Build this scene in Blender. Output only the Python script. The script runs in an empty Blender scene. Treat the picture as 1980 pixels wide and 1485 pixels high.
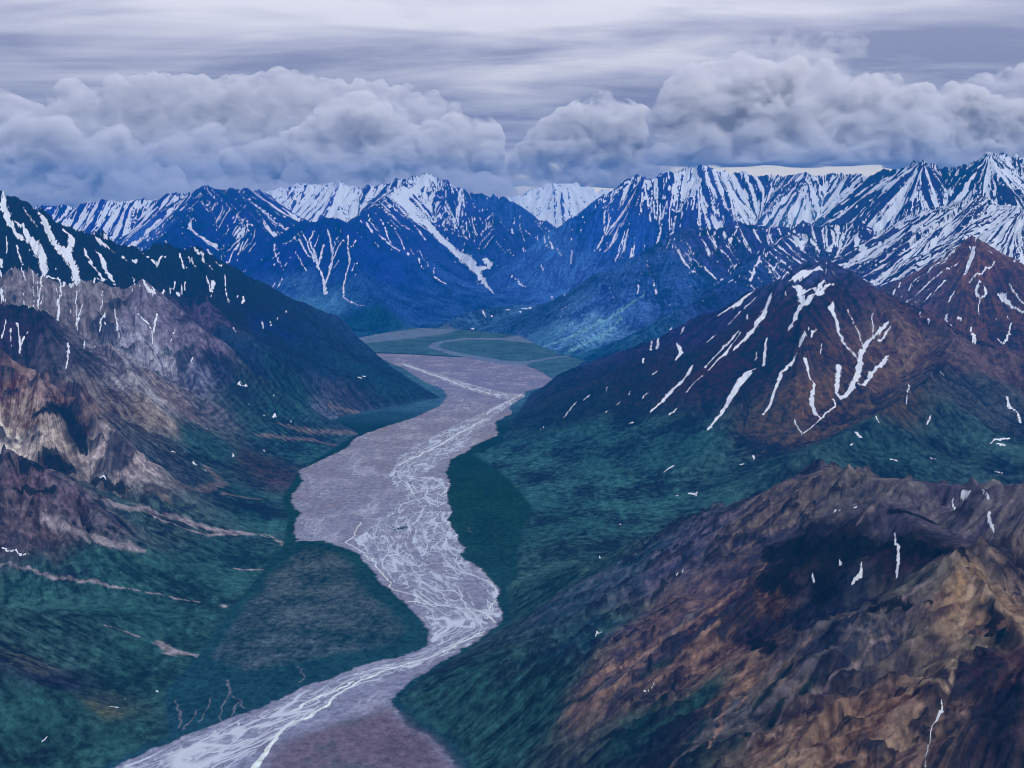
import bpy, math, os
import numpy as np
from concurrent.futures import ThreadPoolExecutor

# ------------------------------------------------------------------ quality
Q = float(os.environ.get("SCENE_Q", "1.0"))      # mesh density (1 = final)
NCOL, NROW = int(1480 * Q), int(2380 * Q)

# ------------------------------------------------------------------ camera
FPX, CX, CY = 2123.0, 990.0, 742.5               # focal length in photo pixels
CAM_H = 1500.0                                   # metres above the valley floor
PITCH = math.atan((742.5 - 400.0) / FPX)
SP, CP = math.sin(PITCH), math.cos(PITCH)
sc = bpy.context.scene
cam_d = bpy.data.cameras.new("camera")
cam = bpy.data.objects.new("camera", cam_d)
sc.collection.objects.link(cam)
cam.location = (0, 0, CAM_H)
cam.rotation_euler = (math.pi / 2 - PITCH, 0, 0)
cam_d.sensor_width = 36.0
cam_d.lens = 36.0 * FPX / 1980.0
cam_d.clip_start = 10
cam_d.clip_end = 200000
sc.camera = cam

# ------------------------------------------------------------------ world: high overcast deck over a faint clear sky
SUN_EL, SUN_ROT = math.radians(48), math.radians(138)
w = bpy.data.worlds.new("World")
sc.world = w
w.use_nodes = True
nt = w.node_tree
nt.nodes.clear()
N = nt.nodes.new
L = nt.links.new
out = N("ShaderNodeOutputWorld")
sky = N("ShaderNodeTexSky"); sky.sky_type = 'NISHITA'; sky.sun_disc = False
sky.sun_elevation = SUN_EL; sky.sun_rotation = SUN_ROT; sky.altitude = 1500
bg1 = N("ShaderNodeBackground"); bg1.inputs[1].default_value = 0.06
L(sky.outputs[0], bg1.inputs[0])
tc = N("ShaderNodeTexCoord")
sep = N("ShaderNodeSeparateXYZ"); L(tc.outputs['Generated'], sep.inputs[0])
# project the direction on a flat cloud deck: (x,y)/(z+eps)
def math_node(op, a=None, b=None, c=None, tree=nt):
    m = tree.nodes.new("ShaderNodeMath"); m.operation = op
    for i, v in enumerate((a, b, c)):
        if v is None: continue
        if isinstance(v, (int, float)): m.inputs[i].default_value = v
        else: tree.links.new(v, m.inputs[i])
    return m.outputs[0]
zz = math_node('ADD', math_node('MAXIMUM', sep.outputs[2], 0.0), 0.085)
px = math_node('DIVIDE', sep.outputs[0], zz)
py = math_node('DIVIDE', sep.outputs[1], zz)
comb = N("ShaderNodeCombineXYZ"); L(px, comb.inputs[0]); L(py, comb.inputs[1])
def wnoise(scale, detail, vec, rough=0.5, dist=0.0):
    n = N("ShaderNodeTexNoise"); n.inputs['Scale'].default_value = scale
    n.inputs['Detail'].default_value = detail; n.inputs['Roughness'].default_value = rough
    n.inputs['Distortion'].default_value = dist
    L(vec, n.inputs['Vector']); return n.outputs[0]
mp = N("ShaderNodeMapping"); mp.inputs['Scale'].default_value = (0.62, 1.15, 1.0)
mp.inputs['Rotation'].default_value = (0, 0, math.radians(8)); mp.inputs['Location'].default_value = (3.1, 1.7, 0)
L(comb.outputs[0], mp.inputs[0])
n1 = wnoise(0.55, 5, mp.outputs[0], 0.55, 0.9)
n2 = wnoise(2.0, 6, mp.outputs[0], 0.5, 0.6)
nn = math_node('ADD', math_node('MULTIPLY', n1, 0.68), math_node('MULTIPLY', n2, 0.32))
ramp = N("ShaderNodeValToRGB"); L(nn, ramp.inputs[0])
e = ramp.color_ramp.elements
e[0].position = 0.40; e[0].color = (0.27, 0.285, 0.41, 1)
e[1].position = 0.60; e[1].color = (0.68, 0.67, 0.74, 1)
m_ = ramp.color_ramp.elements.new(0.50); m_.color = (0.47, 0.475, 0.585, 1)
# brighter overhead than towards the horizon; pale strip of clear sky at the horizon
upr = N("ShaderNodeMapRange"); L(sep.outputs[2], upr.inputs[0])
upr.inputs[1].default_value = 0.02; upr.inputs[2].default_value = 0.22; upr.inputs[3].default_value = 0.76; upr.inputs[4].default_value = 1.28
mulc = N("ShaderNodeVectorMath"); mulc.operation = 'SCALE'; L(ramp.outputs[0], mulc.inputs[0]); L(upr.outputs[0], mulc.inputs['Scale'])
hz = N("ShaderNodeMapRange"); L(sep.outputs[2], hz.inputs[0]); hz.interpolation_type = 'SMOOTHSTEP'
hz.inputs[1].default_value = 0.030; hz.inputs[2].default_value = 0.052; hz.inputs[3].default_value = 1.0; hz.inputs[4].default_value = 0.0
mixh = N("ShaderNodeMix"); mixh.data_type = 'RGBA'; L(hz.outputs[0], mixh.inputs[0])
L(mulc.outputs[0], mixh.inputs[6]); mixh.inputs[7].default_value = (1.3, 1.16, .90, 1)
below = N("ShaderNodeMapRange"); L(sep.outputs[2], below.inputs[0]); below.inputs[1].default_value = -0.02; below.inputs[2].default_value = -0.002
mixb = N("ShaderNodeMix"); mixb.data_type = 'RGBA'; L(below.outputs[0], mixb.inputs[0]); mixb.inputs[6].default_value = (.17, .205, .32, 1); L(mixh.outputs[2], mixb.inputs[7])
bg2 = N("ShaderNodeBackground"); bg2.inputs[1].default_value = 1.0; L(mixb.outputs[2], bg2.inputs[0])
mixs = N("ShaderNodeMixShader"); mixs.inputs[0].default_value = 0.94
L(bg1.outputs[0], mixs.inputs[1]); L(bg2.outputs[0], mixs.inputs[2]); L(mixs.outputs[0], out.inputs[0])

# ------------------------------------------------------------------ sun behind the overcast
sd = bpy.data.lights.new("sun", 'SUN'); sd.energy = 2.1; sd.angle = math.radians(3); sd.color = (1.0, 0.965, 0.93)
so = bpy.data.objects.new("sun", sd); sc.collection.objects.link(so)
so.rotation_euler = (math.pi / 2 - SUN_EL, 0, math.pi - SUN_ROT)
sc.view_settings.view_transform = 'Standard'
sc.view_settings.look = 'None'
sc.view_settings.exposure = 0.20
sc.view_settings.gamma = 1.0
sc.view_settings.use_curve_mapping = False
sc.cycles.use_denoising = os.environ.get("DN", "1") == "1"
sc.cycles.filter_width = 1.0
sc.cycles.volume_bounces = 5
sc.cycles.volume_step_rate = 1.0
sc.cycles.volume_max_steps = 96
sc.cycles.max_bounces = 10
sc.cycles.diffuse_bounces = 2
sc.cycles.use_adaptive_sampling = True
sc.cycles.adaptive_threshold = 0.02

# ------------------------------------------------------------------ helpers: photo pixel -> world
def ray(u, v):
    a, b = (u - CX) / FPX, -(v - CY) / FPX
    Y = CP + SP * b
    return a / Y, (-SP + CP * b) / Y
def P(u, v, D):
    t, m = ray(u, v)
    return (t * D, D, max(CAM_H + m * D, 2.0))
def FP(u, v):
    t, m = ray(u, v)
    D = -CAM_H / m
    return (t * D, D)

# ------------------------------------------------------------------ noise
def h2(ix, iy, seed):
    h = ix.astype(np.uint32) * np.uint32(374761393) + iy.astype(np.uint32) * np.uint32(668265263) + np.uint32((seed * 974634777) & 0xffffffff)
    h = (h ^ (h >> np.uint32(13))) * np.uint32(1274126177)
    h = h ^ (h >> np.uint32(16))
    return h
def perlin(x, y, seed=0):
    fx, fy = np.floor(x), np.floor(y)
    ix, iy = fx.astype(np.int32), fy.astype(np.int32)
    dx, dy = (x - fx).astype(np.float32), (y - fy).astype(np.float32)
    ux = dx * dx * dx * (dx * (dx * 6 - 15) + 10); uy = dy * dy * dy * (dy * (dy * 6 - 15) + 10)
    def g(i, j):
        a = (h2(ix + i, iy + j, seed) & np.uint32(1023)).astype(np.float32) * np.float32(2 * math.pi / 1024)
        return np.cos(a) * (dx - i) + np.sin(a) * (dy - j)
    a, b, c, d = g(0, 0), g(1, 0), g(0, 1), g(1, 1)
    r = a + ux * (b - a); s = c + ux * (d - c)
    return (r + uy * (s - r)) * np.float32(1.5)
def fbm(x, y, wl, octs=4, seed=0, gain=0.5):
    s = 0; a = 1.0; tot = 0
    for o in range(octs):
        s = s + a * perlin(x / wl + 13.7 * o, y / wl - 7.1 * o, seed + o); tot += a; a *= gain; wl *= 0.5
    return s / tot
def sstep(a, b, x):
    t = np.clip((x - a) / (b - a), 0, 1); return t * t * (3 - 2 * t)

# directional gullies: stripes that run down the fall line, jittered per cell
def gully(x, y, dx, dy, wl, seed):
    px_, py_ = x / wl, y / wl
    fx, fy = np.floor(px_), np.floor(py_)
    ix, iy = fx.astype(np.int32), fy.astype(np.int32)
    qx, qy = (px_ - fx).astype(np.float32), (py_ - fy).astype(np.float32)
    c = np.zeros_like(qx); s = np.zeros_like(qx); wt = np.zeros_like(qx)
    for i in (-1, 0, 1):
        for j in (-1, 0, 1):
            h = h2(ix + i, iy + j, seed)
            ox = (h & np.uint32(0xffff)).astype(np.float32) / 65536.0
            oy = (h >> np.uint32(16)).astype(np.float32) / 65536.0
            ax = qx - i - ox; ay = qy - j - oy
            w_ = np.exp(-2.2 * (ax * ax + ay * ay))
            ph = (ax * dx + ay * dy) * np.float32(2 * math.pi)
            c += w_ * np.cos(ph); s += w_ * np.sin(ph); wt += w_
    return c / wt, s / wt

# ------------------------------------------------------------------ the mountain ridges (traced crest lines: photo u, v, distance north of the camera)
# name: (steepness, concavity, gully size, [crest points])
RIDGES = [
 ("A", .72, 1.35, [(2250,960,2500),(1980,945,2700),(1850,940,2850),(1700,930,3000),(1610,903,3350),(1500,950,3500),(1400,985,3700),(1300,1030,3850),(1200,1085,4000),(1100,1130,4200)]),
 ("A", .72, 1.3, [(1713,974,2850),(1800,1030,2650),(1871,1080,2450),(1980,1190,2200),(2150,1300,2000)]),
 ("A", .75, 1.3, [(1871,1080,2450),(1700,1180,2350),(1500,1320,2300),(1250,1450,2400),(1130,1500,2420)]),
 ("A", .75, 1.3, [(1700,1010,2850),(1600,1055,2900),(1480,1080,3000),(1350,1180,3000),(1200,1290,2950),(1060,1355,2950)]),
 ("A", .8, 1.3, [(1590,1130,2850),(1520,1200,2760),(1420,1300,2650),(1280,1420,2600)]),
 ("A", .8, 1.3, [(1400,985,3700),(1330,1080,3350),(1230,1170,3250),(1130,1240,3200)]),
 ("A", .62, 1.25, [(2200,1200,1900),(2000,1260,1950),(1900,1290,2000),(1800,1330,2000),(1680,1350,2050),(1560,1400,2080),(1440,1465,2120)]),
 ("B", .66, 1.4, [(1600,505,7800),(1530,525,7850),(1470,550,7900),(1400,590,8000),(1340,615,8100),(1280,650,8200),(1200,690,8400),(1130,725,8700),(1075,755,8900)]),
 ("B", .66, 1.4, [(1600,505,7800),(1650,530,7700),(1700,570,7600),(1760,610,7400),(1850,650,7000),(1980,690,6800),(2250,700,6800)]),
 ("B", .55, 1.4, [(1600,505,7800),(1545,640,7000),(1450,760,6500),(1380,880,5900),(1250,960,5600)]),
 ("B", .6, 1.35, [(1850,650,7000),(1790,740,6200),(1650,830,5600),(1560,880,5300)]),
 ("C", .62, 1.35, [(1700,585,9900),(1760,545,9800),(1830,502,9650),(1890,468,9500),(1940,500,9400),(1980,530,9300),(2200,570,9200)]),
 ("D", .8, 1.3, [(1110,415,17500),(1165,380,17800),(1200,358,18000),(1250,340,18000),(1340,326,18000),(1400,330,18000),(1470,340,18000),(1500,340,18000)]),
 ("M2", .8, 1.3, [(1500,340,18000),(1560,336,17500),(1610,333,17500),(1660,342,17000),(1700,338,16500),(1740,325,16000),(1785,313,15500),(1830,325,15500)]),
 ("S", .8, 1.25, [(1830,325,15500),(1870,318,15400),(1915,290,15300),(1960,305,15300),(2000,300,15300),(2250,320,15300)]),
 ("S", .6, 1.25, [(2250,380,11500),(1980,400,11500),(1930,396,12000),(1880,380,12500),(1800,405,13000),(1700,450,13500),(1640,432,14000)]),
 ("E", .62, 1.3, [(1640,432,14000),(1540,440,14000),(1440,435,14000),(1340,445,13800),(1300,460,13500),(1250,492,13200),(1180,535,13000),(1120,580,12900),(1060,620,12800),(1010,648,12700)]),
 ("E", .62, 1.3, [(1440,435,14000),(1300,560,12500),(1230,590,12200),(1150,640,11800),(1085,680,11200)]),
 ("E", .62, 1.3, [(1540,440,14000),(1480,490,12800),(1400,560,11800),(1300,610,11000),(1220,660,10400)]),
 ("F", .6, 1.2, [(950,392,24500),(1030,368,24500),(1070,355,24500),(1110,355,24500),(1150,368,24500),(1300,380,24500)]),
 ("G", .74, 1.3, [(500,372,22000),(560,362,21500),(610,355,21500),(660,352,21200),(700,366,21000),(750,352,21000),(800,342,21000),(825,336,21000),(860,352,20800),(900,368,20600),(950,378,20600),(1000,396,20400),(1060,432,20200),(1100,462,20000),(1160,505,19700),(1200,540,19500)]),
 ("G", .7, 1.3, [(800,342,21000),(745,385,19500),(700,425,17800),(700,440,16600)]),
 ("G", .7, 1.3, [(950,378,20600),(960,480,18800),(1010,560,17200)]),
 ("G", .7, 1.3, [(825,336,21000),(880,440,19500),(930,510,18300)]),
 ("H", .62, 1.3, [(430,540,16500),(490,490,16800),(540,455,16600),(600,430,16500),(650,423,16500),(700,440,16600),(760,480,16400),(860,555,15800),(960,592,15300)]),
 ("H", .62, 1.3, [(650,425,16500),(690,520,15000),(740,600,13800)]),
 ("H", .62, 1.3, [(540,455,16600),(560,540,15200),(620,620,13600)]),
 ("I", .5, 1.1, [(845,640,13300),(880,615,13700),(930,600,14000),(1000,592,14200),(1050,590,14300),(1100,583,14500)]),
 ("J", .75, 1.3, [(-200,380,18500),(60,398,18500),(110,398,18500),(200,388,18500),(300,385,18500),(400,364,18000),(470,368,18500),(500,372,19500)]),
 ("J", .75, 1.3, [(400,364,18000),(360,430,16800),(300,480,15800)]),
 ("J", .75, 1.3, [(400,364,18000),(480,440,17000),(560,500,16000)]),
 ("K", .68, 1.35, [(-350,390,8200),(-60,372,8400),(5,368,8400),(40,390,8500),(100,425,8700),(150,443,8800),(200,460,8900),(260,492,9000),(330,478,9300),(375,478,9500),(430,512,9500),(470,532,9500),(520,580,9400),(560,622,9400),(600,652,9300),(680,685,9200),(760,718,9100),(860,765,8700)]),
 ("K", .62, 1.35, [(375,478,9500),(400,560,8600),(420,640,7800),(500,740,7000),(590,795,6850)]),
 ("K", .62, 1.35, [(520,580,9400),(560,660,8700),(640,740,8000),(700,790,7600)]),
 ("L", .85, 1.3, [(-250,530,6800),(0,540,6900),(60,525,7000),(128,549,7000),(178,540,7100),(225,552,7100),(283,569,7100),(340,600,7100),(380,633,7100),(414,660,7000),(455,704,6900),(530,750,6700),(640,810,6600)]),
 ("M", .75, 1.3, [(-250,570,6100),(0,589,6100),(77,599,6150),(131,640,6200),(202,663,6200),(303,712,6200),(390,765,6100),(470,800,6100),(560,835,6400)]),
 ("N", .78, 1.3, [(-250,690,5200),(0,700,5200),(70,712,5200),(150,745,5200),(230,775,5150),(330,800,5200),(410,830,5300),(500,880,5400),(560,905,5600)]),
 ("N", .6, 1.3, [(-250,850,4400),(0,880,4400),(80,915,4350),(180,985,4250),(280,1040,4200)]),
 ("O", .5, 1.3, [(-250,1150,3000),(0,1185,3150),(80,1185,3150),(130,1187,3150),(190,1200,3200),(250,1235,3250),(300,1262,3250)]),
 ("O", .45, 1.3, [(-250,1400,2400),(0,1380,2550),(130,1360,2650),(220,1360,2750),(330,1400,2850)]),
]
GROUPS = ["A","B","C","D","M2","S","E","F","G","H","I","J","K","L","M","N","O"]
CRAGGY = [GROUPS.index(g) for g in 'ACELNS']
CLIFFY = [GROUPS.index(g) for g in 'LMNK']
TOE = [GROUPS.index(g) for g in 'LMNO']
FLAT_PX = [(150,1520),(350,1425),(340,1340),(400,1270),(450,1200),(520,1110),(560,1060),(570,1000),(560,960),(590,910),(650,870),(700,840),(690,826),(640,815),(700,800),(860,770),(800,735),(745,697),(700,680),(680,660),(700,655),(800,635),(900,640),(1000,650),(1060,680),(1120,700),(1075,740),(1020,760),(1000,790),(960,850),(890,880),(930,905),(960,930),(1000,980),(970,1060),(965,1120),(975,1200),(900,1250),(780,1325),(755,1355),(800,1400),(860,1440),(890,1485),(900,1700),(0,1700)]
FLAT = np.array([FP(*p) for p in FLAT_PX])

def poly_dist(x, y, poly):
    """distance to a closed polygon, negative inside"""
    d = np.full(x.shape, 1e9, np.float32); ins = np.zeros(x.shape, bool)
    n = len(poly)
    for i in range(n):
        ax, ay = poly[i]; bx, by = poly[(i + 1) % n]
        ex, ey = bx - ax, by - ay
        t = np.clip(((x - ax) * ex + (y - ay) * ey) / (ex * ex + ey * ey + 1e-9), 0, 1)
        d = np.minimum(d, (x - ax - t * ex) ** 2 + (y - ay - t * ey) ** 2)
        c = ((ay > y) != (by > y)) & (x < ex * (y - ay) / (ey if abs(ey) > 1e-9 else 1e-9) + ax)
        ins ^= c
    d = np.sqrt(d)
    return np.where(ins, -d, d)

def base(x, y, want_group=False):
    wx = x + 45 * fbm(x, y, 700, 3, 11) ; wy = y + 60 * fbm(x, y, 700, 3, 21)
    fd = poly_dist(x, y, FLAT)
    fl = np.clip(fd, 0, None)
    floor = 0.055 * fl * np.clip(fl / 300, 0, 1); floor = 260 * (1 - np.exp(-floor / 260))
    floor = floor + 0.05 * np.clip(y - 14500, 0, 8000)
    hmax = np.zeros_like(x); grp = np.full(x.shape, 255, np.uint8)
    for name, k, p, pts in RIDGES:
        W3 = [P(*q) for q in pts]
        zm = max(q[2] for q in W3); R = p * zm / k + 200
        x0 = min(q[0] for q in W3) - R; x1 = max(q[0] for q in W3) + R
        y0 = min(q[1] for q in W3) - R; y1 = max(q[1] for q in W3) + R
        idx = np.nonzero((wx > x0) & (wx < x1) & (wy > y0) & (wy < y1))[0]
        if len(idx) == 0: continue
        X, Y = wx[idx], wy[idx]
        hr = np.zeros_like(X); rr = 80.0 if name in 'AO' else 22.0
        for a, b in zip(W3[:-1], W3[1:]):
            ex, ey = b[0] - a[0], b[1] - a[1]
            t = np.clip(((X - a[0]) * ex + (Y - a[1]) * ey) / (ex * ex + ey * ey), 0, 1)
            d = np.sqrt((X - a[0] - t * ex) ** 2 + (Y - a[1] - t * ey) ** 2)
            d = np.sqrt(d * d + rr * rr) - rr
            z = a[2] + t * (b[2] - a[2])
            h = z * np.clip(1 - d * k / (p * z), 0, 1) ** p
            hr = np.maximum(hr, h)
        cur = hmax[idx]
        g = grp[idx]; g[(hr > cur) & (hr > 6)] = GROUPS.index(name); grp[idx] = g
        ks = 35.0
        e = np.clip(ks - np.abs(hr - cur), 0, None) / ks
        both = np.minimum(hr, cur)
        hmax[idx] = np.maximum(hr, cur) + e * e * ks * 0.25 * np.clip(both / 60, 0, 1)
    # gentle concave toes: near the flats no slope may rise faster than this
    tk = sstep(-150, -600, x) * sstep(8300, 6300, y)
    f2 = np.clip(fd - 20, 0, None)
    lim = tk * (0.10 * f2 + f2 * f2 / 1700.0) + (1 - tk) * (0.42 * f2 + f2 * f2 / 900.0) + 2
    ks = 40.0; e = np.clip(ks - np.abs(lim - hmax), 0, None) / ks
    lim = np.where(grp == GROUPS.index('I'), 9999.0, lim)
    hmax = np.where(hmax > 0, np.minimum(hmax, lim) - e * e * ks * 0.25 * np.clip(np.minimum(hmax, lim) / 40, 0, 1), 0)
    hmax = np.clip(hmax, 0, None)
    z = floor + hmax
    z = np.where((hmax > 0) , np.maximum(z - floor * np.clip(hmax / 300, 0, 1), floor), z)
    if want_group: return z, hmax, fd, grp
    return z

def terrain_chunk(args):
    x, y = args
    e = np.float32(12.0)
    z, hm, fd, grp = base(x, y, True)
    zx = (base(x + e, y) - z) / e; zy = (base(x, y + e) - z) / e
    sl = np.sqrt(zx * zx + zy * zy) + 1e-6
    rel = np.clip(hm / 260, 0, 1) * sstep(0.10, 0.40, sl)
    nx, ny = -zy / sl, zx / sl            # across the slope
    gx, gy = zx, zy
    amp = 62.0; wl = 780.0; cum = 0; h = 0; gul = np.zeros_like(x); streak = np.zeros_like(x)
    near = sstep(26000, 5000, y)
    for o in range(7):
        ln = np.sqrt(gx * gx + gy * gy) + 1e-6
        dx, dy = -gy / ln * 1.05, gx / ln * 1.05
        c, s = gully(x, y, dx, dy, wl, 50 + o)
        a = amp
        a = a * (np.where(grp == 0, .38 + .3 * o, np.where(grp == 1, .8, 1.0)) if o < 2 else np.where(grp == 0, 1.5 if o < 5 else 1.1, np.where(np.isin(grp, CLIFFY) & (o < 5), 1.5, 1.0)))
        h = h + a * (c - 0.15 + 0.35 * (c * c))
        # bend the fall line with the relief just made (phase gradient across the stripes)
        gx = gx + (-s) * dx * a * 6.28 / wl * 0.75
        gy = gy + (-s) * dy * a * 6.28 / wl * 0.75
        gul += c * (0.58 ** o)
        if o >= 2: streak += s * (0.8 ** (o - 2))
        wl *= 0.5; amp *= 0.53
    r1 = fbm(x, y, 160, 5, 71)
    gfac = np.where(grp == 0, .5, np.where(grp == 1, .8, 1.0))
    cr = fbm(x, y, 240, 5, 91, .6)
    crag = sstep(.12, .30, cr) * rel * np.where(np.isin(grp, CRAGGY), 1.0, .25) * np.clip(hm / 350, 0, 1)
    spots = sstep(.14, .24, fbm(x, y, 62, 4, 93, .66)) * sstep(-.12, .12, fbm(x, y, 420, 3, 94)) * sstep(.28, .45, sl) * np.clip(hm / 150, 0, 1) * np.isin(grp, CRAGGY)
    crag = np.maximum(crag, spots * .95)
    rid = 1 - 2.0 * np.abs(fbm(x, y, 75, 4, 95, .6))
    r1 = r1 + crag * (.22 + .32 * rid)
    z2 = z + rel * h * (0.40 + 0.75 * np.clip(hm / 1300, 0, 1)) + r1 * (3.0 + 22.0 * rel)
    z2 = np.where(fd < 0, 0.4 * r1, z2 * sstep(-5, 60, fd) + 0.0)
    return z2, hm, fd, grp, sl, gul, crag, r1, zx, zy

def run(fn, x, y, parts=24):
    xs, ys = np.array_split(x, parts), np.array_split(y, parts)
    with ThreadPoolExecutor(4) as ex:
        res = list(ex.map(fn, zip(xs, ys)))
    return [np.concatenate([r[i] for r in res]) for i in range(len(res[0]))]

# terrain grid: columns fan out from under the viewpoint, rows get denser where the ground is closer
T0, T1 = -1.0, 1.0
Y0, Y1 = 700.0, 25600.0
NSIDE = max(int(110 * Q), 20)
NIN = NCOL - 2 * NSIDE
side = .53 + (T1 - .53) * (np.arange(1, NSIDE + 1) / NSIDE) ** 1.5
tcol = np.concatenate([-side[::-1], np.linspace(-.53, .53, NIN), side]).astype(np.float32)
yrow = (Y0 * (Y1 / Y0) ** np.linspace(0, 1, NROW)).astype(np.float32)
GX = (tcol[None, :] * yrow[:, None]).ravel(); GY = np.repeat(yrow, NCOL)
Z, HM, FD, GRP, SL, GUL, CRAG, R1, ZX, ZY = run(terrain_chunk, GX, GY)

# ------------------------------------------------------------------ look up a photo pixel on the finished relief
GZ2 = Z.reshape(NROW, NCOL)
def pick(u, v):
    t, m = ray(u, v)
    c = int(np.searchsorted(tcol, t))
    c = min(max(c, 0), NCOL - 1)
    el = (GZ2[:, c] - CAM_H) / yrow
    hit = np.nonzero(el >= m)[0]
    r = hit[0] if len(hit) else NROW - 200
    return tcol[c] * yrow[r], yrow[r]

# ------------------------------------------------------------------ surface colours (base colours: displayed tones less haze, rescaled by distance)
BETA = 3.6e-5
AIR = np.array([.006, .18, .66])
def lin(c):
    c = np.asarray(c, float) / 255.0
    return np.where(c <= 0.04045, c / 12.92, ((c + 0.055) / 1.055) ** 2.4)
def albedo(c, D, E=(0.72, 0.76, 0.93)):
    if c[0] < 62 and c[1] > c[0] * 1.3 and D > 3300: c = (c[0], c[1] * (.97 if D < 9500 else .98), max(c[2] * (.93 if D < 9500 else 1), c[1] * 1.06))
    green = c[0] < 62 and c[1] > c[0] * 1.3
    if D < 5200: E = (0.60, 0.62, 0.76)
    elif D < 10500: E = (1.0, 0.84, 0.96)
    c = (c[0] * .91, c[1] * 1.0, min(c[2] * 1.06, 255))
    T = math.exp(-BETA * D)
    if D > 10500: c = (c[0] * .78, c[1] * 1.02, c[2])
    r_ = np.clip((lin(c) - AIR * (1 - T)) / (T * np.array(E)), 0.003 if D > 10500 else 0.008, 0.80)
    if D < 9500 and green: r_[2] = max(r_[2], r_[1] * .86); r_[0] = max(r_[0], r_[1] * .30); r_ = r_ * 1.12
    if D < 5200 and c[0] > 60: r_ = r_ * .80 + r_.mean() * .20
    if 5200 < D < 10500 and c[0] > 60: r_ = r_ * .78 + r_.mean() * .22
    return r_

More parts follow.
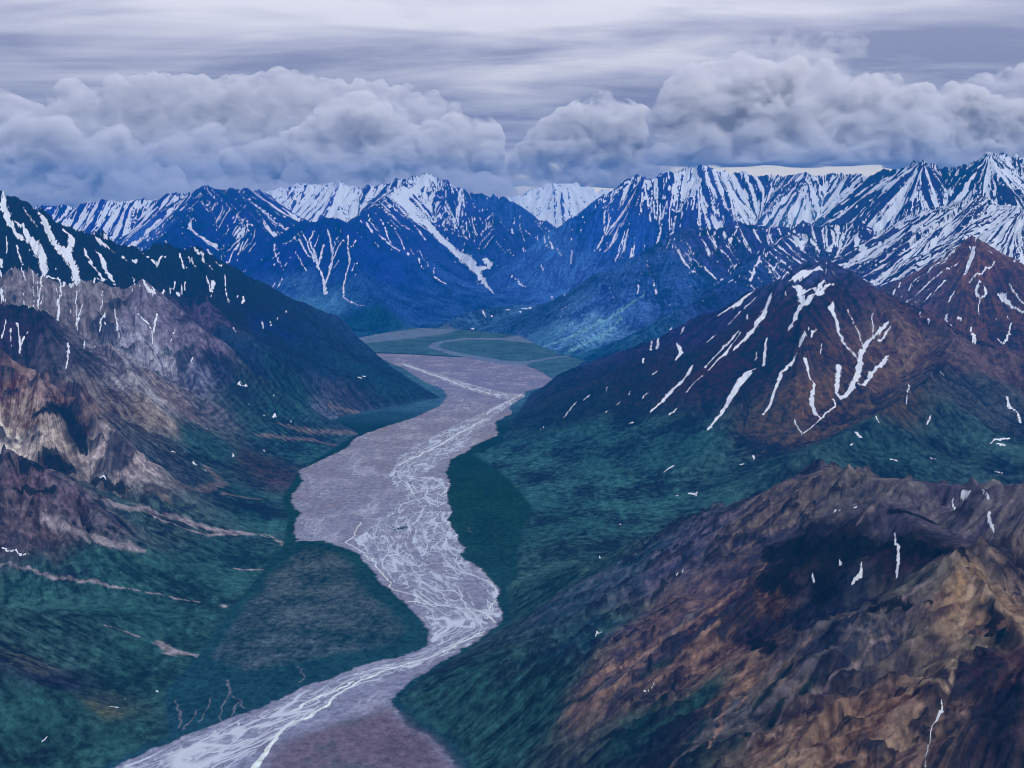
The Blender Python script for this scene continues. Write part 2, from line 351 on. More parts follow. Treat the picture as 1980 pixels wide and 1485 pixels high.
# control points: photo u, v, radius (px), darker tone, lighter tone, snow cover
PAL = [
 (1000,1400,80,(0,45,72),(30,72,83),0),(900,1350,60,(0,45,75),(22,69,81),0),(1120,1230,50,(5,58,88),(43,77,95),0),
 (1050,1120,60,(8,58,92),(42,77,102),0),(1200,1110,50,(15,62,98),(60,76,106),0),(1350,1050,60,(45,60,98),(83,79,110),0),
 (1300,1170,60,(55,58,92),(94,76,93),0),(1150,1330,40,(55,60,90),(114,87,93),0),(1250,1250,50,(50,55,88),(109,83,91),0),
 (1450,1000,70,(45,56,92),(90,81,96),0),(1650,950,60,(55,64,94),(87,82,99),0),(1850,980,70,(62,64,94),(91,86,104),0),
 (1550,1080,38,(0,18,55),(17,30,66),0),(1640,1060,38,(0,18,55),(22,33,68),0),(1740,1060,35,(2,22,58),(34,40,72),0),(1820,1065,28,(4,22,58),(39,43,74),0),
 (1500,1150,35,(35,35,66),(87,70,81),0),(1400,1200,50,(50,48,80),(106,81,87),0),(1600,1150,45,(8,36,72),(41,54,81),0),(1650,1230,50,(34,48,78),(85,78,89),0),
 (1760,1130,45,(60,64,84),(92,87,95),0),(1870,1120,35,(96,72,84),(129,98,87),0),(1890,1180,35,(92,70,84),(124,96,87),0),(1850,1270,40,(88,74,84),(124,106,96),0),
 (1935,1225,20,(0,32,62),(23,46,68),0),(1950,1120,40,(60,55,80),(100,85,93),0),(1970,1400,60,(8,25,56),(58,53,74),0),(1930,1330,40,(50,40,68),(83,66,79),0),
 (1700,1400,55,(52,38,62),(123,92,89),0),(1800,1450,60,(72,56,76),(122,96,93),0),(1580,1420,50,(50,40,64),(116,89,87),0),(1560,1480,50,(60,48,70),(125,98,93),0),
 (1400,1390,40,(45,55,80),(88,81,93),0),(1500,1300,45,(34,45,74),(98,84,93),0),(1620,1300,40,(40,46,76),(88,77,91),0),(1340,1370,30,(0,46,70),(33,65,79),0),
 (1250,1430,45,(0,44,72),(33,65,79),0),(1350,1460,40,(0,42,66),(45,61,77),0),(1380,1270,40,(50,48,78),(113,87,91),0),(1420,1330,40,(60,55,78),(119,90,89),0),
 (1600,560,30,(26,26,64),(70,56,88),0),(1500,640,60,(16,28,74),(54,54,94),.05),(1400,720,60,(16,32,80),(52,54,96),.05),(1250,740,60,(10,38,92),(38,58,112),.02),
 (1150,780,50,(10,46,98),(32,68,114),0),(1650,700,45,(40,44,84),(104,78,100),0),(1750,680,50,(66,58,96),(120,94,114),0),(1880,680,50,(50,50,94),(98,82,114),.03),
 (1600,800,45,(36,44,84),(108,80,98),0),(1500,830,50,(24,46,86),(84,74,100),0),(1560,850,30,(40,48,86),(112,84,100),0),(1700,790,50,(10,46,84),(84,74,98),0),(1720,700,40,(60,54,90),(124,96,110),0),
 (1300,860,70,(6,56,102),(36,86,116),0),(1100,860,70,(4,60,104),(26,90,118),0),(1000,870,40,(0,58,102),(22,90,114),0),(1200,950,70,(6,54,96),(38,90,114),0),
 (1000,1000,60,(8,52,92),(26,80,104),0),(1400,920,60,(14,54,96),(50,86,110),0),(1700,870,60,(10,50,90),(46,84,108),0),(1880,860,60,(12,50,90),(52,86,110),0),(1900,770,50,(26,46,90),(66,80,112),.02),
 (1890,510,40,(58,40,88),(118,86,116),.12),(1800,610,50,(34,38,92),(88,72,110),.08),(1950,590,50,(44,44,94),(100,78,112),.1),(1780,560,30,(40,45,110),(90,80,130),.35),
 (1300,540,60,(14,54,132),(54,92,162),.16),(1200,590,40,(26,68,146),(70,100,170),.08),(1130,640,40,(44,84,152),(106,128,182),.02),(1400,490,50,(8,38,112),(52,80,150),.26),
 (1400,570,50,(14,48,124),(48,80,148),.14),(1550,510,50,(8,38,108),(60,80,144),.30),(1650,500,50,(10,38,108),(60,78,140),.42),(1300,470,30,(8,38,115),(60,90,160),.36),
 (1160,680,40,(14,66,126),(46,94,144),0),(1350,620,50,(16,46,118),(44,66,130),.05),(1060,655,30,(50,90,150),(90,120,170),0),
 (1340,400,50,(6,42,128),(44,84,160),.48),(1250,380,40,(6,42,128),(44,84,160),.42),(1150,430,50,(14,62,150),(44,92,172),.22),(1220,450,40,(16,62,150),(44,92,172),.30),
 (1350,350,35,(10,50,135),(50,90,160),.60),(1450,390,40,(6,42,124),(44,84,156),.50),(1550,370,50,(6,38,118),(44,80,150),.50),(1650,370,50,(6,38,112),(44,78,146),.52),(1700,350,40,(4,34,104),(40,70,140),.42),
 (1560,410,40,(20,50,130),(80,110,170),.62),(1780,350,40,(6,36,110),(44,76,146),.56),(1870,320,40,(6,34,100),(44,72,138),.40),(1940,310,40,(6,34,104),(44,72,138),.60),
 (1850,340,40,(4,30,92),(30,54,118),.22),(1750,420,40,(8,34,108),(44,74,140),.62),(1900,420,40,(10,36,104),(50,74,134),.60),(1960,440,40,(14,38,104),(54,76,134),.60),(1700,480,40,(10,38,112),(50,74,140),.50),(1800,470,40,(10,36,108),(50,74,138),.56),(1850,390,30,(6,30,92),(34,58,118),.62),
 (1070,380,40,(20,60,150),(60,100,180),.82),(1100,400,40,(20,60,150),(60,100,180),.75),
 (560,390,50,(14,54,140),(50,90,168),.72),(640,380,50,(14,54,140),(50,90,168),.74),(720,380,40,(10,48,134),(44,84,162),.45),(780,380,40,(10,50,136),(44,84,162),.66),(830,360,30,(10,50,136),(44,84,162),.70),
 (880,400,40,(12,54,142),(44,88,168),.42),(920,430,40,(12,54,142),(40,84,164),.30),(960,400,40,(28,74,156),(50,98,174),.10),(1060,480,50,(46,88,160),(64,106,180),.02),(1100,530,50,(44,84,158),(64,104,178),0),
 (1000,520,50,(36,80,156),(60,102,176),.02),(800,470,50,(20,66,150),(40,86,164),.05),(880,520,50,(22,68,150),(44,90,166),.02),(900,580,50,(18,68,142),(44,90,160),0),(760,440,30,(14,60,146),(40,86,164),.25),
 (560,480,40,(10,58,144),(32,80,160),.05),(640,480,40,(6,54,140),(28,76,156),.04),(720,520,50,(10,60,146),(34,84,162),0),(600,590,40,(50,92,156),(74,112,170),0),(760,580,50,(20,68,142),(46,90,160),0),(700,625,40,(6,62,120),(30,86,138),0),(560,560,30,(30,78,150),(60,100,165),.03),
 (950,615,40,(24,62,132),(66,100,162),.02),(880,640,30,(20,58,124),(56,92,150),.0),(1040,600,40,(16,56,122),(50,88,150),.03),(850,650,20,(8,64,116),(30,86,130),0),
 (300,410,50,(10,54,140),(36,82,164),.46),(150,400,40,(10,54,140),(36,82,164),.46),(420,400,40,(10,54,140),(34,80,160),.34),(500,410,40,(10,56,142),(34,80,160),.34),(400,450,40,(10,56,142),(32,80,160),.26),(280,450,30,(20,60,145),(60,100,180),.45),
 (60,430,50,(0,22,78),(10,38,100),.06),(200,500,50,(0,22,80),(12,42,106),.06),(360,500,40,(2,28,90),(16,48,116),.08),(420,540,40,(2,30,94),(18,52,120),.03),(520,620,40,(4,42,110),(22,66,132),0),
 (600,700,50,(4,44,106),(26,72,128),0),(700,720,40,(4,50,108),(24,76,126),0),(480,700,40,(6,44,108),(34,70,128),0),(330,640,30,(90,84,124),(122,108,146),0),(400,600,30,(30,45,110),(85,80,130),0),(400,650,25,(84,80,124),(124,108,146),0),(450,600,30,(6,34,98),(26,56,118),0),
 (560,760,50,(4,54,104),(30,80,122),0),(480,780,40,(6,50,100),(40,78,118),0),(650,760,40,(20,55,110),(60,80,130),0),(640,800,30,(40,70,120),(90,100,140),0),
 (60,570,30,(92,86,118),(130,114,140),.05),(180,580,30,(90,84,116),(132,116,142),.06),(280,610,30,(92,86,124),(128,112,148),.04),(250,650,25,(104,96,134),(150,134,164),0),(320,690,25,(100,92,130),(165,148,174),0),(380,720,20,(60,74,120),(120,114,150),0),(430,720,25,(10,44,100),(60,74,124),0),
 (40,640,30,(10,34,84),(50,60,104),.02),(130,680,25,(24,46,92),(72,74,112),.02),(220,700,25,(70,72,112),(140,122,148),0),(270,740,25,(96,88,122),(160,140,158),0),(330,770,25,(96,84,116),(150,126,142),0),(400,800,20,(40,66,104),(100,96,128),0),
 (30,740,30,(54,52,84),(106,90,112),0),(120,760,30,(46,48,84),(112,96,118),0),(200,780,25,(50,54,90),(120,104,124),0),(60,800,25,(70,62,88),(140,124,134),0),(30,860,25,(120,110,126),(176,160,164),0),(100,850,22,(110,100,118),(170,152,156),0),
 (120,800,18,(4,22,68),(36,38,76),0),(150,840,18,(4,22,66),(40,44,80),0),(220,840,25,(100,94,118),(158,142,156),0),(260,870,20,(96,90,118),(150,134,150),0),(300,800,22,(90,78,104),(148,122,134),0),(100,900,20,(10,30,72),(60,60,92),0),(60,930,25,(30,38,80),(84,74,104),0),(150,960,30,(30,42,84),(88,80,110),0),
 (400,860,40,(4,50,88),(44,84,112),0),(500,900,35,(4,34,78),(60,66,100),0),(540,930,20,(10,40,84),(70,70,105),0),(350,920,40,(2,46,84),(70,84,114),0),(450,960,40,(2,50,84),(34,80,104),0),(560,860,40,(4,56,96),(40,86,116),0),(540,800,30,(4,54,98),(34,82,116),0),
 (300,1000,50,(2,50,84),(50,82,110),0),(200,1000,40,(16,46,84),(86,84,112),0),(450,1080,50,(0,56,88),(8,76,96),0),(350,1120,50,(0,54,86),(14,76,94),0),(200,1100,50,(0,54,84),(26,80,98),0),(60,1040,40,(36,52,88),(88,80,106),0),(60,1120,40,(4,56,80),(40,82,94),0),
 (500,1000,30,(0,56,88),(16,78,98),0),(300,1200,50,(0,54,84),(10,74,88),0),(100,1220,50,(0,50,72),(44,80,84),0),(60,1280,30,(10,40,76),(60,72,90),0),(100,1310,40,(0,30,72),(30,50,84),0),(250,1300,50,(0,52,70),(14,72,76),0),(100,1380,50,(0,46,68),(26,68,72),0),(200,1370,25,(40,62,70),(76,84,86),0),(250,1430,60,(0,46,68),(6,66,66),0),(60,1450,50,(0,42,66),(10,64,68),0),(360,1230,30,(0,52,80),(10,72,80),0),
]
pa = []
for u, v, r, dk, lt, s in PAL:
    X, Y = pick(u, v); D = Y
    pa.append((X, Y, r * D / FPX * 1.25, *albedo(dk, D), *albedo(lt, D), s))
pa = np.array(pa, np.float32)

# control point of a snow field or a painted ground strip: strokes with (x, y, width) in the frame of a close-up view
def frame(ox, oy, s, strokes):
    return [[(ox + x / s, oy + y / s, max(wd / s * .88, 1.35)) for x, y, wd in st] for st in strokes]
SNOW = []
SNOW += frame(0, 340, 2.97, [
 [(15,110,20),(20,200,40),(60,290,40),(120,370,30)],[(80,260,15),(130,300,20),(190,390,56),(240,470,60),(255,560,45)],
 [(185,185,10),(240,230,30),(280,330,40),(330,420,50),(400,490,60),(430,560,50),(435,600,50)],[(310,245,12),(370,320,36),(415,350,44),(400,400,30),(390,450,40)],
 [(480,425,12),(520,510,20),(570,570,15),(600,610,10)],[(540,430,8),(590,490,30),(620,560,35),(650,610,25)],[(555,375,10),(620,420,20),(700,470,30),(725,490,10)],
 [(130,185,6),(170,240,8),(210,310,5)],[(90,400,10),(110,460,12),(125,510,5)],[(35,360,8),(40,440,5)],[(0,480,20),(10,530,15)],[(600,352,20),(612,354,20)],[(765,490,22),(775,494,22)],[(320,538,8),(320,544,8)],
 [(820,445,10),(870,490,20),(905,520,25)],[(950,465,8),(905,515,12)],[(1000,390,8),(1030,450,12),(1070,530,8)],[(1050,400,8),(1080,470,10),(1120,525,6)],[(1110,410,10),(1160,460,14),(1220,550,6)],[(1240,500,20),(1270,515,10)],
 [(765,590,8),(830,630,20),(880,670,25),(935,655,12)],[(870,595,6),(845,640,12)],[(745,635,6),(800,640,8)],[(1060,600,6),(1045,650,10),(1020,690,25)],[(1000,620,8),(975,680,6)],
 [(1185,585,10),(1200,640,10),(1210,700,4)],[(1220,610,30),(1212,660,10)],[(1290,570,8),(1295,650,10),(1320,750,5)],[(1395,690,8),(1392,735,15)],[(1360,690,8),(1358,700,8)],
 [(0,550,10),(60,537,10),(120,530,8),(180,545,14),(270,580,14),(340,605,14),(400,622,16),(470,605,12),(540,592,8),(600,610,10),(660,625,8)],
 [(110,540,6),(140,590,12),(150,620,4)],[(185,560,6),(185,650,4),(190,760,3)],[(215,570,5),(212,650,4),(215,760,4)],[(240,570,12),(235,640,8),(225,700,10),(215,765,8)],[(130,660,4),(165,765,6)],[(255,680,5),(230,740,6)],
 [(365,620,25),(350,680,10),(330,740,14),(325,830,10)],[(320,650,6),(335,690,6)],[(440,670,8),(435,740,8),(440,880,5)],[(475,720,4),(450,820,10),(440,890,4)],[(585,670,6),(590,720,8),(575,780,6)],[(600,790,8),(575,840,8),(570,930,4)],[(570,855,8),(605,860,8)],
 [(655,780,6),(668,830,12),(680,930,4)],[(700,840,5),(675,880,6)],[(790,800,5),(850,850,12),(870,910,8),(885,1000,4)],[(900,795,14),(885,860,12),(870,920,6)],[(0,660,18),(10,710,22)],
 [(30,830,8),(5,930,8)],[(62,890,8),(65,980,6)],[(95,860,12),(105,930,10),(120,970,18),(108,1020,10)],[(155,895,6),(130,950,10)],[(390,975,14),(390,1020,12),(380,1120,6)],[(485,960,8),(480,990,6)],
 [(1365,1205,8),(1415,1215,10)],[(1550,1262,8),(1580,1268,8)],[(1640,783,8),(1644,788,8)],[(540,978,7),(550,983,7)],[(1340,880,4),(1350,900,4)],[(1110,1040,5),(1090,1115,6)],[(1005,890,4),(980,950,4)],[(1550,830,5),(1552,860,4)],[(1500,830,5),(1515,880,4)]])
SNOW += frame(500, 320, 2.97, [
 [(955,330,70),(1010,390,100),(1060,440,76),(1120,490,66),(1180,530,60),(1230,590,54),(1270,640,36),(1300,680,22),(1350,735,8)],[(1300,550,40),(1330,575,30),(1270,600,30)],[(1040,290,10),(990,320,30)],
 [(990,60,50),(930,100,50),(870,150,60),(820,190,70),(850,230,70),(900,300,60),(950,340,70)],[(740,230,8),(830,300,10),(930,400,8),(960,430,5)],[(690,240,10),(760,290,8),(860,360,8)],[(720,260,6),(800,330,8),(880,380,6)],
 [(580,320,26),(640,370,22),(700,410,18),(760,460,18),(810,495,10)],[(700,310,8),(730,380,12),(760,450,12)],[(630,290,10),(680,370,12)],[(780,370,6),(820,440,12),(855,520,14)],
 [(875,480,5),(920,560,10),(960,600,10),(1010,640,10),(1070,680,8)],[(920,490,4),(950,540,6),(970,590,5)],[(1005,590,5),(995,620,6)],
 [(205,410,6),(250,470,10),(310,530,12),(340,590,16),(370,650,14),(385,740,26)],[(230,400,5),(280,450,8),(320,530,10)],[(320,370,6),(290,430,8),(315,500,14),(335,570,16)],[(340,410,5),(320,470,8)],[(370,460,12),(355,520,12),(340,580,12)],
 [(390,370,6),(410,440,10),(425,500,14),(415,570,16),(400,630,16),(380,680,20)],[(470,380,5),(440,440,6),(425,490,8)],[(485,430,6),(450,490,8),(425,540,8)],[(465,520,5),(430,590,10)],
 [(515,410,6),(510,480,8),(520,560,14),(500,620,12),(490,680,12),(485,760,8),(540,790,8),(600,805,5)],[(555,430,6),(525,480,5)],[(565,560,5),(530,610,8)],[(545,655,4),(555,620,5)],[(210,490,5),(240,550,6),(280,600,3)],[(85,460,8),(95,520,8),(130,585,6)],
 [(1600,410,5),(1640,450,8),(1690,485,8)],[(1660,410,4),(1690,480,8)],[(1710,480,8),(1740,520,5)],[(1450,640,5),(1500,680,10),(1530,700,6)],[(1615,570,5),(1635,610,4)],[(1530,375,5),(1570,410,4)],
 [(1425,830,12),(1435,832,12)],[(1510,820,16),(1560,820,14)],[(1500,838,12),(1505,845,10)],[(1225,938,16),(1235,942,14)],[(1145,975,8),(1155,977,8)],[(885,984,7),(895,986,7)],[(1680,750,6),(1760,745,6)],
 [(555,1215,10),(585,1222,14)],[(600,1210,8),(610,1218,8)],[(15,900,5),(25,940,4)],[(65,900,5),(68,925,5)],[(105,875,6),(105,890,6)],[(155,838,8),(160,845,8)],[(215,765,10),(218,780,10)],[(130,655,8),(105,700,6)],[(640,975,5),(675,970,5)],[(1520,480,6),(1530,495,6)]])
SNOW += frame(1400, 280, 3.376, [
 [(430,885,34),(540,850,60),(635,820,12)],[(470,930,60),(500,970,60),(610,920,40),(655,885,12)],[(490,990,50),(520,1040,50),(620,980,35),(712,915,14)],[(500,1060,56),(460,1130,38),(430,1190,30),(410,1220,14)],
 [(705,1040,20),(695,1080,46),(730,1150,25),(740,1220,25),(790,1310,15),(870,1410,10)],[(800,1080,8),(850,1180,8),(905,1310,8)],[(960,1110,6),(965,1250,8)],
 [(1060,1165,25),(990,1240,35),(930,1290,35),(890,1370,35),(870,1470,38)],[(1085,1195,14),(1000,1280,14)],[(520,1250,50),(500,1300,40)],[(600,1205,8),(565,1250,20)],[(550,1210,14),(555,1220,10)],
 [(300,985,25),(260,1090,48),(200,1190,38),(130,1280,28),(60,1340,12)],[(215,930,8),(130,1000,36),(50,1060,22),(-60,1120,8)],[(200,1000,10),(110,1090,14),(30,1170,8)],[(420,840,16),(380,865,22)],[(150,1110,14),(152,1140,12)],[(400,960,8),(402,985,8)],
 [(100,1210,8),(30,1290,18),(-30,1350,20),(-130,1450,16)],[(280,1260,6),(260,1350,20),(260,1420,25)],[(210,1360,8),(205,1420,6)],[(470,1370,8),(400,1480,10)],[(520,1400,12),(545,1480,10)],[(1070,1380,15),(990,1460,20)],[(750,1440,20),(740,1480,20)],[(635,1320,6),(625,1365,4)],
 [(1270,1090,6),(1340,1155,14)],[(1450,1110,14),(1475,1180,12)],[(1530,1135,20),(1540,1145,20)],[(1605,1200,14),(1630,1270,32),(1635,1300,8)],[(1865,1180,14),(1850,1250,14),(1820,1300,14)],[(1785,1265,12),(1810,1295,12)],[(1775,1145,8),(1785,1146,8)],[(1845,1120,14),(1850,1135,14)],
 [(1600,680,12),(1630,690,26),(1590,790,30),(1570,850,20)],[(1760,770,12),(1680,850,14),(1600,900,14)],[(1500,960,14),(1460,1030,16)],[(1670,890,20),(1640,950,20),(1665,1010,8),(1650,1130,6)],[(1700,930,25),(1710,980,20),(1680,1010,8)],[(1800,990,40),(1860,1050,32),(1950,1095,12)],
 [(1860,920,6),(1920,1010,14),(1955,1040,14)],[(1030,830,10),(1050,860,25),(1040,960,10)],[(1160,800,8),(1150,900,14),(1100,975,20)],[(960,880,10),(985,925,14)],[(920,883,12),(930,887,12)],[(1735,695,16),(1745,705,16)],[(1885,763,10),(1895,767,10)],
 [(1540,660,10),(1350,800,20),(1200,950,8)],[(1500,690,10),(1300,850,14)],[(1450,700,10),(1250,900,12)],[(1520,780,8),(1330,900,6)],[(1560,640,10),(1400,740,16),(1150,860,10)],
 [(900,740,60),(1000,700,60),(1100,620,40),(1250,560,40),(1350,520,40)],[(860,600,40),(900,680,50),(930,720,40)],[(1000,520,30),(1010,600,20),(960,620,20)],[(440,600,14),(500,670,40),(530,620,20)],[(570,620,24),(620,690,20)],[(700,560,20),(720,640,24),(680,700,30)],
 [(170,890,18),(210,790,14),(260,690,8)],[(320,820,14),(350,770,8)],[(30,640,14),(80,560,8),(85,520,8)],[(280,760,6),(310,800,12)]])
SNOW += frame(1000, 560, 2.02, [
 [(680,300,10),(640,360,28),(580,420,18),(520,480,6)],[(930,310,10),(880,350,38),(830,430,28),(780,500,18),(740,550,8)],[(1090,260,6),(1030,330,16),(1000,400,18),(990,450,14),(955,490,8)],
 [(1125,270,14),(1140,340,8),(1160,370,8),(1145,430,25),(1165,490,14),(1185,505,8)],[(1255,300,28),(1250,360,20),(1245,410,14),(1265,430,14),(1310,380,25),(1340,290,25)],[(1440,270,18),(1380,330,20),(1335,370,14)],
 [(1235,430,10),(1240,460,8),(1180,510,6),(1110,570,5)],[(1080,500,5),(1110,560,6)],[(1530,370,8),(1520,450,5)],[(1400,495,8),(1410,520,8)],[(1320,560,14),(1340,580,14)],[(1300,608,6),(1308,602,6)],
 [(230,440,5),(180,500,6)],[(280,410,8),(260,430,10)],[(110,530,5),(90,545,8)],[(720,340,6),(660,400,8)],[(620,465,8),(590,490,6)],[(436,520,12),(446,520,12)],
 [(630,220,22),(640,250,18),(615,275,8)],[(550,190,12),(545,230,14)],[(525,200,8),(522,240,8)],[(490,270,8),(488,290,8)],[(770,180,14),(740,205,8)],[(870,170,6),(810,250,14),(740,320,10)],[(970,200,6),(965,260,12),(960,300,14)],
 [(620,685,6),(600,694,12),(575,712,5)],[(870,683,14),(880,683,14)],[(918,650,8),(926,662,8)],[(672,795,22),(690,800,18)],[(700,790,6),(698,805,6)],[(620,806,10),(630,806,10)],[(1910,420,12),(1915,460,14),(1950,480,10),(1965,520,10)],
 [(1850,600,6),(1880,585,14),(1920,582,10)],[(1875,605,12),(1900,612,10)],[(1865,712,10),(1895,716,8)],[(1612,660,10),(1630,662,6)],[(1455,665,8),(1480,668,8)],[(1612,495,6),(1600,535,6)],
 [(1240,864,9),(1260,860,8)],[(1308,855,6),(1320,852,6)],[(320,1040,5),(322,1050,5)],[(600,150,6),(595,160,6)],[(650,150,12),(640,170,10)],[(400,440,6),(390,450,6)],[(350,380,5),(345,395,5)],[(440,400,6),(435,410,6)],[(515,400,6),(490,425,6)],[(545,320,6),(530,335,8)],[(360,470,5),(345,480,5)]])
SNOW += frame(1000, 900, 2.02, [
 [(1740,118,22),(1762,118,22)],[(1800,105,6),(1840,130,8)],[(1700,140,8),(1718,165,12)],[(1835,185,10),(1845,220,18),(1858,260,8)],[(1472,262,5),(1480,310,14),(1485,380,20),(1482,445,8)],[(1255,365,5),(1265,390,12)],[(1345,380,6),(1340,430,14),(1305,470,8)],
 [(1155,435,8),(1160,460,8)],[(645,412,8),(620,430,8)],[(328,652,8),(302,665,8)],[(530,862,3),(495,888,5)],[(1655,925,4),(1658,965,14),(1630,1010,8),(1605,1090,4),(1590,1180,5)],[(1280,10,6),(1290,14,6)],[(400,232,5),(405,228,5)]])
SNOW += frame(0, 1000, 2.829, [[(0,160,8),(60,185,12),(100,200,14),(150,212,8)],[(600,1036,8),(640,1040,14)],[(845,950,8),(860,958,10)],[(265,1202,8),(228,1228,8)],[(680,994,5),(684,996,5)]])
SNOW += frame(0, 700, 2.829, [[(940,493,9),(955,494,9)],[(1003,497,8),(1018,498,8)],[(1275,500,10),(1273,520,14)],[(1060,550,14),(1075,565,14)],[(1112,588,12),(1120,594,12)],[(545,638,12),(578,645,12)],[(1125,363,12),(1165,376,14)],[(1436,290,8),(1446,294,8)],[(1490,305,12),(1505,295,20)],[(1588,322,8),(1600,328,8)],[(1355,232,6),(1358,235,6)],[(1440,484,6),(1444,492,6)],[(1480,185,8),(1500,188,8)],[(1310,128,8),(1340,138,8)],[(1430,386,6),(1440,388,6)]])

# painted ground strips: (displayed colour, softness, strokes in photo pixels)
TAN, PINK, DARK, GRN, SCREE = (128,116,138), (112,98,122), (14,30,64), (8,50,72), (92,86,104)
STRIPS = [
 (TAN, .5, [[(205,968,14),(270,985,18),(350,1005,20),(410,1025,16),(470,1030,10)],[(300,1000,8),(400,1035,10),(490,1032,5)],[(470,1035,3),(520,1035,3),(550,1058,5)],[(80,1000,16),(140,1022,20),(210,1050,22),(270,1066,14)]]),
 (TAN, .3, [[(0,1092,6),(60,1100,8),(180,1125,8),(240,1138,4),(300,1148,4),(385,1164,4)],[(200,1210,4),(270,1232,6)],[(310,1245,22),(330,1260,26),(375,1268,8)],[(385,1272,20),(392,1272,20)],[(452,1100,5),(510,1102,10)],[(430,1170,10),(435,1172,10)],[(500,1035,3),(540,1045,4),(560,1058,6)]]),
 (PINK, .35, [[(500,843,12),(600,850,14),(680,862,10),(700,868,4)],[(540,820,12),(600,835,18),(680,836,20),(730,838,12)],[(640,785,16),(680,795,14),(700,800,8)],[(400,905,14),(430,935,24),(400,945,20),(330,940,14)],[(430,955,10),(500,965,8)],[(290,945,20),(330,975,16)]]),
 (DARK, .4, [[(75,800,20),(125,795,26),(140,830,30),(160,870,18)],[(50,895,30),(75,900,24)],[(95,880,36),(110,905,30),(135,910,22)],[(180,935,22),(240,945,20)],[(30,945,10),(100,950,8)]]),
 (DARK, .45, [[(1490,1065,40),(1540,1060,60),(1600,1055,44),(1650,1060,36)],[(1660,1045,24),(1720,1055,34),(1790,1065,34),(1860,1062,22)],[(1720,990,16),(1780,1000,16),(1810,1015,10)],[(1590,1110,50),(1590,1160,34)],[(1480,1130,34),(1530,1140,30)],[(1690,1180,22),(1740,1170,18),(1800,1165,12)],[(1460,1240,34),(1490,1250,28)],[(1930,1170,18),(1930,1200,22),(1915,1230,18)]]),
 (GRN, .5, [[(1510,1310,18),(1460,1370,26),(1400,1410,22),(1330,1450,26)],[(1580,1310,16),(1500,1380,20),(1420,1440,22)],[(1290,1280,20),(1240,1310,20)],[(1170,1320,10),(1130,1350,16),(1080,1370,14)],[(1300,1330,14),(1240,1400,24),(1200,1440,30)],[(1390,1360,10),(1360,1400,22),(1340,1430,20)]]),
 (SCREE, .5, [[(1800,1150,10),(1650,1220,16),(1520,1330,26),(1400,1410,20),(1300,1480,24)],[(1600,1200,16),(1500,1290,22),(1380,1400,22),(1340,1440,14)],[(1350,1180,16),(1250,1270,20),(1150,1340,12)]]),
 ((136,110,104), .6, [[(1860,1100,12),(1900,1140,14),(1960,1190,16),(1990,1215,16)],[(1880,1130,16),(1870,1180,18),(1850,1230,20),(1835,1290,22)],[(1780,1310,14),(1760,1330,18)]]),
 ((120,100,112), .9, [[(1640,895,8),(1600,905,10),(1500,950,5)]]),
 ((34,52,86), .45, frame(1100, 850, 2.475, [[(780,790,24),(560,960,36),(400,1060,36),(180,1180,20)],[(640,1130,20),(560,1190,26)]])),
 ((10,42,70), .4, frame(1100, 850, 2.475, [[(500,1200,30),(400,1340,44),(300,1440,40)],[(1060,1080,22),(960,1200,36),(860,1330,30)],[(190,1140,24),(120,1210,24)],[(1160,1140,20),(1080,1230,30),(960,1370,24)]])),
 ((132,100,102), .4, frame(1100, 850, 2.475, [[(940,600,14),(760,760,20),(560,900,26),(300,1060,28),(60,1180,16)],[(860,1060,26),(780,1200,40),(720,1360,30),(660,1480,14)],[(440,960,20),(320,1080,30),(220,1180,26)],[(1160,940,12),(1100,1010,14),(960,1130,16),(800,1300,14)],[(720,880,20),(620,960,26)]])),
 ((116,98,112), .4, frame(1100, 850, 2.475, [[(1700,820,16),(1450,980,24),(1250,1150,28),(1000,1350,28),(850,1480,20)],[(1640,960,12),(1620,1110,8)],[(1480,300,16),(1380,400,14)],[(970,300,8),(960,460,8)],[(1760,640,12),(1600,760,20)]])),
 ((140,114,104), .5, frame(1100, 850, 2.475, [[(1880,880,40),(1860,1020,44),(1830,1160,28)],[(1700,1170,30),(1800,1180,34)]])),
 ((30,40,80), .35, [[(1600,902,9),(1625,898,9)]]),
 ((118,140,182), .6, [[(1245,570,4),(1190,610,14),(1120,645,12),(1060,668,8)],[(1200,615,6),(1150,655,8),(1100,680,5)]]),
]

